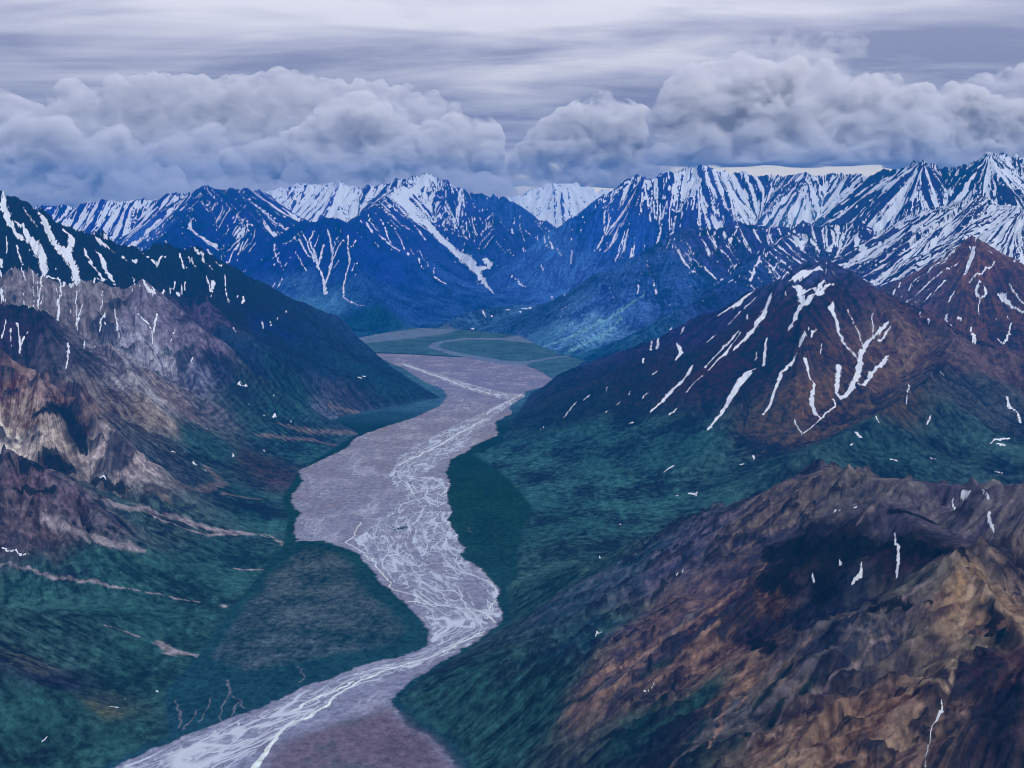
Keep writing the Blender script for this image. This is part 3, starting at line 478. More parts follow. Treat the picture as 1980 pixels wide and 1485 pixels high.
def stroke_segments(strokes):
    seg = []
    for st in strokes:
        pts = [(*pick(u, v), wd) for u, v, wd in st]
        pts = [(x, y, wd * y / FPX) for x, y, wd in pts]
        for a, b in zip(pts[:-1], pts[1:]):
            if math.hypot(a[0] - b[0], a[1] - b[1]) < 0.18 * (a[1] + b[1]) / 2:   # skip legs that jump across a crest
                seg.append((a, b))
    return seg
JX = GX + (fbm(GX, GY, 42, 3, 301) * 13 * np.clip(GY / 9000, .35, 1.6)).astype(np.float32)
JY = GY + (fbm(GX, GY, 42, 3, 311) * 20 * np.clip(GY / 9000, .35, 1.6)).astype(np.float32)
TT = GX / GY
def stroke_field(strokes, soft=0.0, fringe=None):
    """1 inside the strokes, 0 outside"""
    F = np.zeros(GX.shape, np.float32).reshape(NROW, NCOL)
    JX2, JY2 = JX.reshape(NROW, NCOL), JY.reshape(NROW, NCOL)
    fr = None if fringe is None else fringe.reshape(NROW, NCOL)
    for a, b in stroke_segments(strokes):
        wm = max(a[2], b[2]) * (1.0 + soft) + 40
        ya, yb = min(a[1], b[1]) - wm, max(a[1], b[1]) + wm
        r0, r1 = np.searchsorted(yrow, ya), np.searchsorted(yrow, yb) + 1
        xa, xb = min(a[0], b[0]) - wm, max(a[0], b[0]) + wm
        ts = [xa / max(ya, 1), xa / yb, xb / max(ya, 1), xb / yb]
        c0 = max(int(np.searchsorted(tcol, min(ts))) - 1, 0); c1 = min(int(np.searchsorted(tcol, max(ts))) + 2, NCOL)
        if c1 <= c0 or r1 <= r0: continue
        X, Y = JX2[r0:r1, c0:c1], JY2[r0:r1, c0:c1]
        ex, ey = b[0] - a[0], b[1] - a[1]
        t = np.clip(((X - a[0]) * ex + (Y - a[1]) * ey) / (ex * ex + ey * ey + 1e-6), 0, 1)
        d = np.sqrt((X - a[0] - t * ex) ** 2 + (Y - a[1] - t * ey) ** 2)
        hw = (a[2] + (b[2] - a[2]) * t) * 0.5
        if fr is not None: hw = hw * (1 + 0.55 * fr[r0:r1, c0:c1])
        val = np.clip((hw * (1 + soft) - d) / (hw * (0.25 + 1.5 * soft) + 0.5), 0, 1)
        F[r0:r1, c0:c1] = np.maximum(F[r0:r1, c0:c1], val)
    return F.ravel()

def colour_chunk(args):
    x, y, zx, zy, i0 = args
    jx = x + 70 * fbm(x, y, 260, 4, 401); jy = y + 90 * fbm(x, y, 260, 4, 411)
    w_ = np.full(x.shape, 1e-9, np.float32); acc = [np.zeros_like(x) for _ in range(7)]
    for q in pa:
        d2 = ((jx - q[0]) ** 2 + (jy - q[1]) ** 2) / (q[2] ** 2)
        ww = 1.0 / (0.03 + d2 * d2)
        w_ += ww
        for k in range(7): acc[k] += ww * q[3 + k]
    acc = [a / w_ for a in acc]
    ln = np.sqrt(zx * zx + zy * zy) + 1e-6
    dx, dy = -zy / ln, zx / ln
    s1, s1b = gully(x, y, dx * 4, dy * 4, 420.0, 501)
    s2, _ = gully(x, y, dx * 5, dy * 5, 240.0, 502)
    s3, _ = gully(x, y, dx * 7, dy * 7, 160.0, 503)
    s4, _ = gully(x, y, dx * 8, dy * 8, 84.0, 504)
    patch = fbm(x, y, 300, 6, 521, 0.62)
    s0, _ = gully(x, y, dx * 6.5, dy * 6.5, 1100.0, 505)
    fine = fbm(x, y, 40, 4, 531, 0.7)
    return (*acc, s1, s2, s3, s4, patch, fine, s0)
def run5(fn, arrs, parts=24):
    sp = [np.array_split(a, parts) for a in arrs]
    with ThreadPoolExecutor(4) as ex:
        res = list(ex.map(fn, [tuple(s[i] for s in sp) + (i,) for i in range(parts)]))
    return [np.concatenate([r[i] for r in res]) for i in range(len(res[0]))]
*ACC, S1, S2, S3, S4, PATCH, FINE, S0 = run5(colour_chunk, [GX, GY, ZX, ZY])
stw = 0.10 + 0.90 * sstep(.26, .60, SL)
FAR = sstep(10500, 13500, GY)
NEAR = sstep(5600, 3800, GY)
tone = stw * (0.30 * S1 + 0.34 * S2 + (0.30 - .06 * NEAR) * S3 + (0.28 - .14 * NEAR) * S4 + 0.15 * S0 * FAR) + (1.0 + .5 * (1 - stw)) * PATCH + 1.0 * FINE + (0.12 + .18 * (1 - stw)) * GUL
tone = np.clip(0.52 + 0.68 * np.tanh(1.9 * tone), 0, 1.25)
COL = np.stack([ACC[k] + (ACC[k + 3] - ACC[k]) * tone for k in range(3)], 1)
# gritty break-up of the tone
# dark broken rock on the crags
ck = np.clip(CRAG * (.9 + .9 * FINE + .5 * S3), 0, 1) * np.where(np.isin(GRP, [GROUPS.index(g) for g in 'ALN']), .92, .5)
COL = COL * (1 - ck)[:, None] + np.array([.012, .013, .026])[None, :] * ck[:, None]
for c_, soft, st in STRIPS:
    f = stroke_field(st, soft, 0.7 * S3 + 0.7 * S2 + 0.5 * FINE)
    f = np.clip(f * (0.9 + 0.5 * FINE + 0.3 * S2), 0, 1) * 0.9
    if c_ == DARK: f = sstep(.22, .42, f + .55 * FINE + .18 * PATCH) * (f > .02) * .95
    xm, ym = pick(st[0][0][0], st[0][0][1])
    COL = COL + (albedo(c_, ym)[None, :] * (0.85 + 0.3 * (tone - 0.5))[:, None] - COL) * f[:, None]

COL *= np.clip(1 + 0.55 * FINE + 0.6 * fbm(GX, GY, 17, 3, 541, .75) + .10 * S4, .25, 2.2)[:, None]

# snow: gullies and hollows hold it; traced patches on top
cover = ACC[6]
cover = cover + FAR * (cover > .12) * .26 * fbm(GX, GY, 1100, 3, 561)
hold = -0.42 * GUL - 0.9 * FAR * S0 - (.40 - .05 * FAR) * S1 - (.40 + .05 * FAR) * S2 - (.34 + .02 * FAR) * S3 - 0.15 * S4 * (1 - FAR) - 0.45 * PATCH - (.3 - .15 * FAR) * FINE
SNOWF = sstep(-0.05, 0.05, (cover - 0.52) * 1.6 + hold * 0.62 - .35 * FAR * FINE - .02) * (cover > 0.015)
SN2 = stroke_field(SNOW, 0.0, 0.6 * S3 + 0.6 * S4 + 0.7 * FINE)
SNOWF = np.maximum(SNOWF, sstep(0.25, 0.6, SN2))

# ------------------------------------------------------------------ valley floor: gravel, scrub terraces, braided river
GRAVEL_PX = [(120,1530),(215,1485),(350,1425),(450,1387),(550,1350),(580,1332),(640,1311),(720,1281),(800,1262),(827,1248),(832,1222),(825,1212),(790,1172),(760,1145),(735,1126),(722,1104),(700,1080),(690,1070),(665,1057),(620,1046),(575,1047),(568,1020),(580,990),(563,975),(566,955),(588,928),(574,912),(605,898),(645,878),(668,868),(690,845),(735,828),(800,808),(850,785),(865,765),(855,752),(820,738),(780,712),(745,697),(715,683),(780,684),(870,690),(900,691),(960,702),(1010,704),(1050,720),(1075,740),(1050,748),(1015,757),(1013,768),(985,785),(990,800),(958,815),(962,842),(915,862),(905,872),(872,888),(862,915),(871,935),(863,960),(874,990),(864,1003),(880,1030),(898,1060),(890,1075),(930,1100),(966,1140),(960,1162),(972,1200),(925,1237),(880,1264),(840,1290),(785,1322),(755,1355),(790,1400),(850,1442),(885,1490),(890,1600),(0,1600)]
GR = np.array([FP(*p) for p in GRAVEL_PX])
SCRUB = np.array([FP(*p) for p in [(575,1060),(600,1052),(650,1062),(690,1100),(705,1125),(720,1150),(760,1180),(790,1220),(770,1245),(700,1262),(640,1270),(560,1290),(480,1300),(430,1290),(400,1270),(445,1205),(515,1115)]])
PLAIN = np.array([FP(*p) for p in [(540,1440),(600,1412),(690,1385),(740,1368),(770,1380),(850,1442),(885,1490),(890,1600),(460,1600),(505,1485)]])
flat_i = np.nonzero(FD < 90)[0]
fx_, fy_ = GX[flat_i], GY[flat_i]
wob = 1.0
ex_ = fx_ + 16 * fbm(fx_, fy_, 90, 4, 601); ey_ = fy_ + 26 * fbm(fx_, fy_, 90, 4, 611)
dG = poly_dist(ex_, ey_, GR); dS = poly_dist(ex_ + 20 * fbm(fx_, fy_, 60, 3, 631), ey_, SCRUB); dP = poly_dist(ex_, ey_, PLAIN)
gm = sstep(7, -7, dG + 16 * fbm(fx_, fy_, 34, 4, 621, .7))
n_a = fbm(fx_, fy_, 200, 6, 641, .6); n_b = fbm(fx_, fy_, 30, 4, 651, .65)
def seg_field(strokes_px, soft, x, y):
    F = np.zeros(x.shape, np.float32)
    for st in strokes_px:
        pts = [(*FP(u, v), wd) for u, v, wd in st]
        for a, b in zip(pts[:-1], pts[1:]):
            wa, wb = a[2] * a[1] / FPX * .5, b[2] * b[1] / FPX * .5
            ex, ey = b[0] - a[0], b[1] - a[1]
            t = np.clip(((x - a[0]) * ex + (y - a[1]) * ey) / (ex * ex + ey * ey), 0, 1)
            d = np.sqrt((x - a[0] - t * ex) ** 2 + (y - a[1] - t * ey) ** 2)
            hw = wa + (wb - wa) * t
            F = np.maximum(F, np.clip((hw * (1 + soft) - d) / (hw * soft + 1.0), 0, 1))
    return F
BELT = [[(775,703,8),(850,727,22),(920,752,36),(985,768,44),(1012,762,14)],[(1010,765,12),(960,792,26),(920,815,44),(880,840,60),(850,860,80),(810,890,80),(790,915,60),(785,935,50)],
        [(785,930,50),(820,930,70),(830,960,80),(800,985,70),(770,1010,80),(740,1040,90),(740,1070,70),(790,1100,90),(840,1140,90),(870,1180,90),(890,1210,100),(870,1235,70)],
        [(830,1000,90),(850,1060,80),(880,1110,60)],[(940,1120,30),(958,1150,20),(945,1190,40)],[(940,1215,20),(880,1250,34),(800,1280,40),(720,1305,50),(640,1335,60),(560,1375,80),(480,1420,110),(400,1460,140),(300,1500,150)]]
belt = seg_field(BELT, .35, ex_, ey_)
CH = [[(1010,762,3.5),(975,780,3),(940,800,3)],[(785,935,3),(800,955,3),(870,940,3),(850,960,3)],[(700,1010,2),(670,1050,3),(720,1080,3),(760,1140,3),(830,1165,4)],
      [(935,1220,4),(860,1258,5),(790,1282,5),(700,1315,6),(650,1345,9),(600,1385,8),(560,1400,10),(530,1425,10),(500,1470,12),(470,1510,12)],[(790,1165,4),(860,1170,4),(935,1185,4),(955,1205,4)],
      [(890,1105,3),(950,1125,3),(965,1150,3),(945,1180,3)],[(870,935,4),(830,925,4),(790,925,4)],[(770,900,5),(800,885,5),(850,860,5),(900,830,5),(940,810,5)],
      [(780,705,3),(850,728,4),(900,748,4),(950,762,4),(1000,764,4)],[(560,1375,8),(600,1355,6),(680,1320,6)]]
ch = seg_field(CH, .1, fx_ + 22 * fbm(fx_, fy_, 110, 4, 661), fy_ + 34 * fbm(fx_, fy_, 110, 4, 671))
# flow-aligned coordinates along the valley axis
AX = [FP(*p) for p in [(250,1560),(400,1470),(560,1390),(700,1320),(830,1265),(920,1215),(890,1170),(840,1120),(790,1070),(775,1010),(810,950),(820,900),(880,845),(940,800),(960,770),(900,740),(800,705),(700,670)]]
bd = np.full(fx_.shape, 1e9, np.float32); fs = np.zeros_like(fx_); fn = np.zeros_like(fx_); s0 = 0
for a, b in zip(AX[:-1], AX[1:]):
    ex, ey = b[0] - a[0], b[1] - a[1]; ll = math.hypot(ex, ey)
    tr = ((fx_ - a[0]) * ex + (fy_ - a[1]) * ey) / ll
    t = np.clip(tr, 0, ll); d = (fx_ - a[0] - t * ex / ll) ** 2 + (fy_ - a[1] - t * ey / ll) ** 2
    sgn = ((fx_ - a[0]) * ey - (fy_ - a[1]) * ex) / ll
    mk = d < bd; bd[mk] = d[mk]; fs[mk] = (s0 + t)[mk]; fn[mk] = sgn[mk]; s0 += ll
fnw = fn + 10 * fbm(fx_, fy_, 60, 3, 681); fsw = fs + 26 * fbm(fx_, fy_, 90, 3, 691)
br = np.zeros_like(fx_)
dens_w = np.clip(belt + .6 * n_a, 0.1, 1.3)
for lam, wd, seed, el, amp_ in ((170, 7.5, 701, 2.6, 1.0), (100, 5.0, 702, 2.3, .9), (60, 3.2, 703, 2.2, .7)):
    for k in (0, 1):
        v_ = np.abs(perlin(fsw / (lam * el) + 5.3 * k, fnw / lam + 9.1 * k, seed + 10 * k)) * lam / 1.6
        br = np.maximum(br, amp_ * np.clip(1.5 - v_ / (wd * (.6 + .9 * dens_w)), 0, 1))
dens = np.clip(belt * (0.75 + 0.9 * n_a), 0, 1)
WAT = np.clip(ch, 0, 1) * gm
flow = np.stack([fsw, fnw, 0 * fsw], 1)
old = br * sstep(-.05, .25, n_a) * 0.35 * gm * (1 - sstep(.1, .4, belt)) * (dP > 0)      # dry channels on the gravel
D_ = fy_[:, None]
def alb_arr(c):                       # displayed colour -> base colour, for every floor vertex
    T = np.exp(-BETA * D_)
    return np.clip((lin(c)[None, :] - AIR[None, :] * (1 - T)) / (T * np.array((.86, .86, 1.0))), 0.008, .8)
gravel = alb_arr((108,117,155)) * (1 + .34 * n_a + .30 * n_b + .25 * fbm(fsw / 3, fnw, 60, 4, 747, .6))[:, None]
pk = np.clip(sstep(.05, .4, -n_a) * .6, 0, 1)[:, None]
fg = sstep(7000, 9500, fy_)[:, None]
gravel = gravel * (1 - fg) + alb_arr((98,112,162)) * (1 + .15 * n_a + .15 * n_b)[:, None] * fg
pk = pk * (1 - fg)
gravel = gravel * (1 - pk) + alb_arr((114,116,150)) * pk
wetm = (sstep(.1, .8, dens) * .8)[:, None]
gravel = gravel * (1 - wetm) + alb_arr((112,122,158)) * (1 + .35 * n_b)[:, None] * wetm
gravel = gravel + (alb_arr((158,160,186)) - gravel) * old[:, None]
gravel = gravel + (alb_arr((196,208,222)) - gravel) * (WAT * .85)[:, None]
grn = alb_arr((12,68,100)) * np.clip(1 + .6 * n_a + .7 * n_b + .7 * fbm(fx_, fy_, 13, 3, 657, .7), .3, 2.2)[:, None]
farg = sstep(7300, 8600, fy_)[:, None]
grn = grn * (1 - farg) + alb_arr((50,98,146)) * np.clip(1 + .8 * n_a + .8 * n_b, .3, 2)[:, None] * farg
n_c = fbm(fx_, fy_, 13, 3, 655, .7)
scr = alb_arr((56,80,110)) * np.clip(1 + 1.0 * n_a + 1.3 * n_b + 1.0 * n_c, .2, 2.6)[:, None]
sm = (sstep(30, -60, dS) * np.clip(.75 + .9 * n_a + .5 * n_b, 0, 1))[:, None]
grn = grn * (1 - sm) + scr * sm
pl = alb_arr((92,90,122)) * (1 + .5 * n_a + .5 * n_b + .3 * n_c)[:, None]
plg = sstep(.0, .35, n_a + .5 * n_b)[:, None]
pl = pl * (1 - .6 * plg) + alb_arr((46,72,98)) * .6 * plg
pm = (sstep(40, -50, dP) * (1 - np.clip(WAT + dens, 0, 1)))[:, None]
grn[:, 0] = np.maximum(grn[:, 0], .27 * grn[:, 1]); grn *= .88
flc = grn * (1 - gm)[:, None] + gravel * gm[:, None]
flc = flc * (1 - pm) + pl * pm
# other gravel strips on the floor
fx2 = seg_field([[(690,660,55),(760,650,85),(820,642,80),(880,631,45),(930,618,20)],[(1010,652,40),(985,655,26),(900,655,20),(848,662,16),(835,671,14),(880,684,22),(960,698,26),(1000,703,40)],[(1000,703,14),(1080,690,12),(1180,683,12)],[(985,655,40),(1015,660,25),(1060,664,12)]], .6, ex_, ey_)
fx2 = (sstep(.1, 1.0, fx2 * (1 + .9 * n_a + .8 * n_b)) * .8)[:, None]
flc = flc + (alb_arr((88,116,168)) - flc) * fx2
dk = seg_field([[(715,681,12),(800,685,12),(890,690,9)]], .6, fx_, fy_)[:, None]
flc = flc + (alb_arr((8,44,96)) - flc) * dk * .8
isl = seg_field([[(765,1022,18),(785,1020,14)]], .15, ex_, ey_)[:, None]
flc = flc + (alb_arr((10,62,84)) - flc) * isl
sq = seg_field([[(340,1355,3),(345,1375,3),(352,1400,4),(345,1410,3)],[(380,1375,3),(365,1400,3),(350,1412,3)],[(440,1315,6),(445,1340,4),(430,1365,3),(425,1395,3)],[(445,1340,3),(465,1355,3),(470,1370,3)],[(460,1360,4),(448,1385,3)],[(575,1290,3),(590,1305,3),(580,1320,3)],[(905,1020,2),(912,1030,2)],[(410,1350,3),(395,1380,3),(385,1395,3)]], .5, fx_ + 12 * fbm(fx_, fy_, 40, 3, 721), fy_ + 16 * fbm(fx_, fy_, 40, 3, 731))
sq = (sq * np.clip(.8 + n_b, 0, 1) * .6)[:, None]
flc = flc + (alb_arr((112,116,146)) - flc) * sq
blend = sstep(60, -5, FD[flat_i])[:, None]
blend = np.where(HM[flat_i][:, None] < 3, np.maximum(blend, sstep(90, 60, FD[flat_i])[:, None] * 1.0), blend)
COL[flat_i] = COL[flat_i] * (1 - blend) + flc * blend
WATER = np.zeros(GX.shape, np.float32); WATER[flat_i] = WAT * blend[:, 0]
SNOWF[flat_i] *= (1 - blend[:, 0] * (FD[flat_i] < 0))
GM = np.zeros(GX.shape, np.float32); GM[flat_i] = gm * blend[:, 0]
FLOW = np.zeros((len(GX), 3), np.float32); FLOW[flat_i] = flow
BELTD = np.zeros(GX.shape, np.float32); BELTD[flat_i] = np.clip(dens_w * sstep(.12, .5, dens), 0, 1.3) * gm + .42 * gm * sstep(-.12, .22, fbm(fsw / 2.4, fnw, 170, 4, 745, .6)) * (dP > 0)
BELTF = np.zeros(GX.shape, np.float32); BELTF[flat_i] = np.maximum(sstep(.15, .5, dens), ch) * gm
COL = np.clip(COL, 0.004, 0.8)

# ------------------------------------------------------------------ materials
def terrain_material(name, rough, bump):
    m = bpy.data.materials.new(name); m.use_nodes = True
    t = m.node_tree; n = t.nodes; l = t.links
    b = n["Principled BSDF"]; b.inputs['Roughness'].default_value = rough; b.inputs['Specular IOR Level'].default_value = 0.0
    a1 = n.new("ShaderNodeAttribute"); a1.attribute_name = "ground_colour"
    a2 = n.new("ShaderNodeAttribute"); a2.attribute_name = "snow"
    geo = n.new("ShaderNodeNewGeometry")
    nz = n.new("ShaderNodeTexNoise"); nz.inputs['Scale'].default_value = 0.035; nz.inputs['Detail'].default_value = 8; nz.inputs['Roughness'].default_value = .78
    l.new(geo.outputs['Position'], nz.inputs['Vector'])
    mr = n.new("ShaderNodeMapRange"); l.new(nz.outputs[0], mr.inputs[0]); mr.inputs[1].default_value = .3; mr.inputs[2].default_value = .7; mr.inputs[3].default_value = .45; mr.inputs[4].default_value = 1.6
    sc_ = n.new("ShaderNodeVectorMath"); sc_.operation = 'SCALE'; l.new(a1.outputs['Color'], sc_.inputs[0]); l.new(mr.outputs[0], sc_.inputs['Scale'])
    # ragged snow edge
    ad = n.new("ShaderNodeMath"); ad.operation = 'MULTIPLY_ADD'; l.new(nz.outputs[0], ad.inputs[0]); ad.inputs[1].default_value = .5; l.new(a2.outputs['Fac'], ad.inputs[2])
    st = n.new("ShaderNodeMapRange"); st.interpolation_type = 'SMOOTHSTEP'; l.new(ad.outputs[0], st.inputs[0]); st.inputs[1].default_value = .62; st.inputs[2].default_value = .88
    mx = n.new("ShaderNodeMix"); mx.data_type = 'RGBA'; l.new(st.outputs[0], mx.inputs[0]); l.new(sc_.outputs[0], mx.inputs[6]); mx.inputs[7].default_value = (.80, .86, .90, 1)
    l.new(mx.outputs[2], b.inputs['Base Color'])
    bp = n.new("ShaderNodeBump"); bp.inputs['Strength'].default_value = bump; bp.inputs['Distance'].default_value = 13.0
    l.new(nz.outputs[0], bp.inputs['Height']); l.new(bp.outputs[0], b.inputs['Normal'])
    return m
M_ROCK = terrain_material("mountain_ground", 1.0, .9)
def add_braids(m):
    """fine interlacing water threads in coordinates that follow the valley axis"""
    t = m.node_tree; n = t.nodes; l = t.links
    fa = n.new("ShaderNodeAttribute"); fa.attribute_name = "flow"
    ba = n.new("ShaderNodeAttribute"); ba.attribute_name = "belt"
    mx = [q for q in n if q.type == 'MIX'][0]
    best = None
    for lam, wd, el, sd_, wgt in ((150, 6.5, 3.6, 3.1, 1.0), (84, 4.8, 3.4, 17.7, .95), (46, 3.4, 3.0, 41.3, .8), (26, 2.2, 2.6, 63.9, .5)):
        mp_ = n.new("ShaderNodeMapping"); mp_.inputs['Scale'].default_value = (1 / (lam * el), 1 / lam, 1); mp_.inputs['Location'].default_value = (sd_, sd_ * 2, sd_ * .3)
        l.new(fa.outputs['Vector'], mp_.inputs[0])
        q = n.new("ShaderNodeTexNoise"); q.noise_dimensions = '2D'; q.inputs['Scale'].default_value = 1.0; q.inputs['Detail'].default_value = 1.6; q.inputs['Roughness'].default_value = .45; q.inputs['Distortion'].default_value = .5
        l.new(mp_.outputs[0], q.inputs['Vector'])
        ab = math_node('ABSOLUTE', math_node('SUBTRACT', q.outputs[0], .5, tree=t), tree=t)          # ~ distance * 1.1 / lam
        thr = math_node('MULTIPLY', ba.outputs['Fac'], wd * .32 / lam, tree=t)
        ln_ = math_node('SUBTRACT', 1.35, math_node('DIVIDE', ab, math_node('ADD', thr, 1e-4, tree=t), tree=t), tree=t)
        ln_ = math_node('MULTIPLY', math_node('MINIMUM', math_node('MAXIMUM', ln_, 0.0, tree=t), 1.0, tree=t), wgt, tree=t)
        best = ln_ if best is None else math_node('MAXIMUM', best, ln_, tree=t)
    # threads fade out with the belt
    fade = n.new("ShaderNodeMapRange"); l.new(ba.outputs['Fac'], fade.inputs[0]); fade.inputs[1].default_value = .1; fade.inputs[2].default_value = .75; fade.inputs[4].default_value = .92
    fac = math_node('MULTIPLY', best, fade.outputs[0], tree=t)
    m2 = n.new("ShaderNodeMix"); m2.data_type = 'RGBA'; l.new(fac, m2.inputs[0]); l.new(mx.outputs[2], m2.inputs[6]); m2.inputs[7].default_value = (.54, .60, .66, 1)
    l.new(m2.outputs[2], n["Principled BSDF"].inputs['Base Color'])
M_FLOOR = terrain_material("valley_ground", 1.0, .12)
M_WATER = terrain_material("braided_water", .5, .05)
add_braids(M_WATER)
M_GRAVEL = terrain_material("gravel_ground", 1.0, .12)
add_braids(M_GRAVEL)

# ------------------------------------------------------------------ split the relief into the pieces of the setting
OBJ = {
 "A": ("mountain", "near brown and rust mountain with dark cliffs filling the lower right"),
 "B": ("mountain", "dark pointed mountain with long snow streaks rising right of the river"),
 "C": ("mountain", "small reddish brown peak behind the dark snow streaked mountain at right"),
 "D": ("mountain", "wide snowy pyramid right of centre with its summit touching the cloud"),
 "M2": ("mountain", "jagged snowy ridge below the pale strip of sky at right"),
 "S": ("mountain", "tall snowfield covered mountain at the far right edge"),
 "E": ("mountain", "low rugged blue ridge flecked with snow in front of the snowy pyramid"),
 "F": ("mountain", "small distant snow white peak in the gap between the central mountains"),
 "G": ("mountain", "high central blue mountain with one broad snow couloir on its face"),
 "H": ("mountain", "dark blue spur with branching tree shaped snow gullies above the valley head"),
 "I": ("hill", "low knobby hill on the flat valley head between the river forks"),
 "J": ("mountain", "distant streaked ridge at upper left cut off by cloud"),
 "K": ("mountain", "dark navy mountain at left with broad white snow streaks sloping to the river"),
 "L": ("mountain", "tan cliffed ridge with a rim of snow along its crest at left"),
 "M": ("mountain", "low dark spur in front of the tan cliffs at left"),
 "N": ("mountain", "crumbly brown and tan mountain with pale cliffs at the left edge"),
 "O": ("hill", "smooth green foothill in the lower left corner"),
}
cx_i = np.arange((NROW - 1) * (NCOL - 1)); r_ = cx_i // (NCOL - 1); c_ = cx_i % (NCOL - 1); a_ = (r_ * NCOL + c_).astype(np.int32)
QUAD = np.stack([a_, a_ + 1, a_ + NCOL + 1, a_ + NCOL], 1)
cls = np.full(GX.shape, 20, np.uint8)                   # 20 valley floor meadows
mt = (GRP < 255) & (HM > 18) & (FD > 0)
cls[mt] = GRP[mt]
cls[(FD < 60) & (GM > .5)] = 21                         # gravel
cls[BELTF * GM > .45] = 22                              # river belt
flsc = np.zeros(GX.shape, bool); flsc[flat_i] = (dS < 0) & (gm < .5)
cls[flsc & (FD < 40)] = 23                              # scrub terrace
face_cls = cls[a_]
def make_piece(name, mask, mat, cat, label, kind="structure"):
    f = QUAD[mask]
    if len(f) == 0: return None
    used = np.zeros(len(GX), bool); used[f.ravel()] = True
    remap = np.cumsum(used) - 1
    f = remap[f].astype(np.int32)
    co = np.stack([GX[used], GY[used], Z[used]], 1).astype(np.float32)
    me = bpy.data.meshes.new(name); me.vertices.add(len(co)); me.vertices.foreach_set("co", co.ravel())
    me.loops.add(f.size); me.loops.foreach_set("vertex_index", f.ravel())
    me.polygons.add(len(f)); me.polygons.foreach_set("loop_start", np.arange(0, f.size, 4, dtype=np.int32))
    me.update()
    ca = me.color_attributes.new("ground_colour", "FLOAT_COLOR", "POINT")
    cc = np.ones((len(co), 4), np.float32); cc[:, :3] = COL[used]; ca.data.foreach_set("color", cc.ravel())
    sa = me.attributes.new("snow", "FLOAT", "POINT"); sa.data.foreach_set("value", SNOWF[used].astype(np.float32))
    if name in ("river", "gravel_field"):
        fa = me.attributes.new("flow", "FLOAT_VECTOR", "POINT"); fa.data.foreach_set("vector", FLOW[used].ravel())
        ba = me.attributes.new("belt", "FLOAT", "POINT"); ba.data.foreach_set("value", BELTD[used])
    me.materials.append(mat)
    o = bpy.data.objects.new(name, me); sc.collection.objects.link(o)
    o["label"] = label; o["category"] = cat; o["kind"] = kind
    return o
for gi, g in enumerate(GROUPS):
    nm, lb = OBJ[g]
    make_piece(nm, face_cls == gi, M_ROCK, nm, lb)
make_piece("valley_floor", face_cls == 20, M_FLOOR, "valley floor", "green valley floor and gentle alluvial slopes beside the river")
make_piece("gravel_field", face_cls == 21, M_GRAVEL, "gravel bed", "wide lavender grey gravel bed on both sides of the braided river")
make_piece("river", face_cls == 22, M_WATER, "river", "pale braided river channels winding through the gravel bed")
make_piece("terrace_field", face_cls == 23, M_FLOOR, "terrace", "dark purple scrub covered terrace left of the lower river")

# ------------------------------------------------------------------ plain ground under and around the relief
me = bpy.data.meshes.new("ground"); me.from_pydata([(-26500, -1200, -12), (26500, -1200, -12), (26500, 25700, -12), (-26500, 25700, -12)], [], [(0, 1, 2, 3)]); me.update()
m = bpy.data.materials.new("lowland_ground"); m.use_nodes = True
b_ = m.node_tree.nodes["Principled BSDF"]; b_.inputs['Roughness'].default_value = 1; b_.inputs['Specular IOR Level'].default_value = 0
q_ = m.node_tree.nodes.new("ShaderNodeTexNoise"); q_.inputs['Scale'].default_value = .004; q_.inputs['Detail'].default_value = 8
g_ = m.node_tree.nodes.new("ShaderNodeNewGeometry"); m.node_tree.links.new(g_.outputs['Position'], q_.inputs['Vector'])
c_r = m.node_tree.nodes.new("ShaderNodeValToRGB"); m.node_tree.links.new(q_.outputs[0], c_r.inputs[0])
c_r.color_ramp.elements[0].position = .35; c_r.color_ramp.elements[0].color = (.012, .04, .035, 1); c_r.color_ramp.elements[1].position = .65; c_r.color_ramp.elements[1].color = (.04, .07, .06, 1)
m.node_tree.links.new(c_r.outputs[0], b_.inputs['Base Color']); me.materials.append(m)
o = bpy.data.objects.new("ground", me); sc.collection.objects.link(o); o["kind"] = "structure"; o["label"] = "dark tundra lowland around the mountains"; o["category"] = "ground"

# ------------------------------------------------------------------ cumulus bank beyond the mountains: real lumpy bodies filled with cloud
import bmesh
def ico_template(sub):
    bm = bmesh.new(); bmesh.ops.create_icosphere(bm, subdivisions=sub, radius=1.0)
    v = np.array([p.co[:] for p in bm.verts], np.float32); f = np.array([[q.index for q in p.verts] for p in bm.faces], np.int32); bm.free()
    return v, f
IV, IF = ico_template(2)
def noise3(p, wl, seed):
    q = p / wl; fl = np.floor(q); d = (q - fl).astype(np.float32); i = fl.astype(np.int64)
    u = d * d * (3 - 2 * d); r = 0
    for a in (0, 1):
        for b in (0, 1):
            for c in (0, 1):
                h = h2((i[:, 0] + a).astype(np.int32), ((i[:, 1] + b) * 7919 + (i[:, 2] + c) * 104729).astype(np.int32), seed)
                val = (h & np.uint32(0xffff)).astype(np.float32) / 32767.5 - 1
                r = r + val * (u[:, 0] if a else 1 - u[:, 0]) * (u[:, 1] if b else 1 - u[:, 1]) * (u[:, 2] if c else 1 - u[:, 2])
    return r
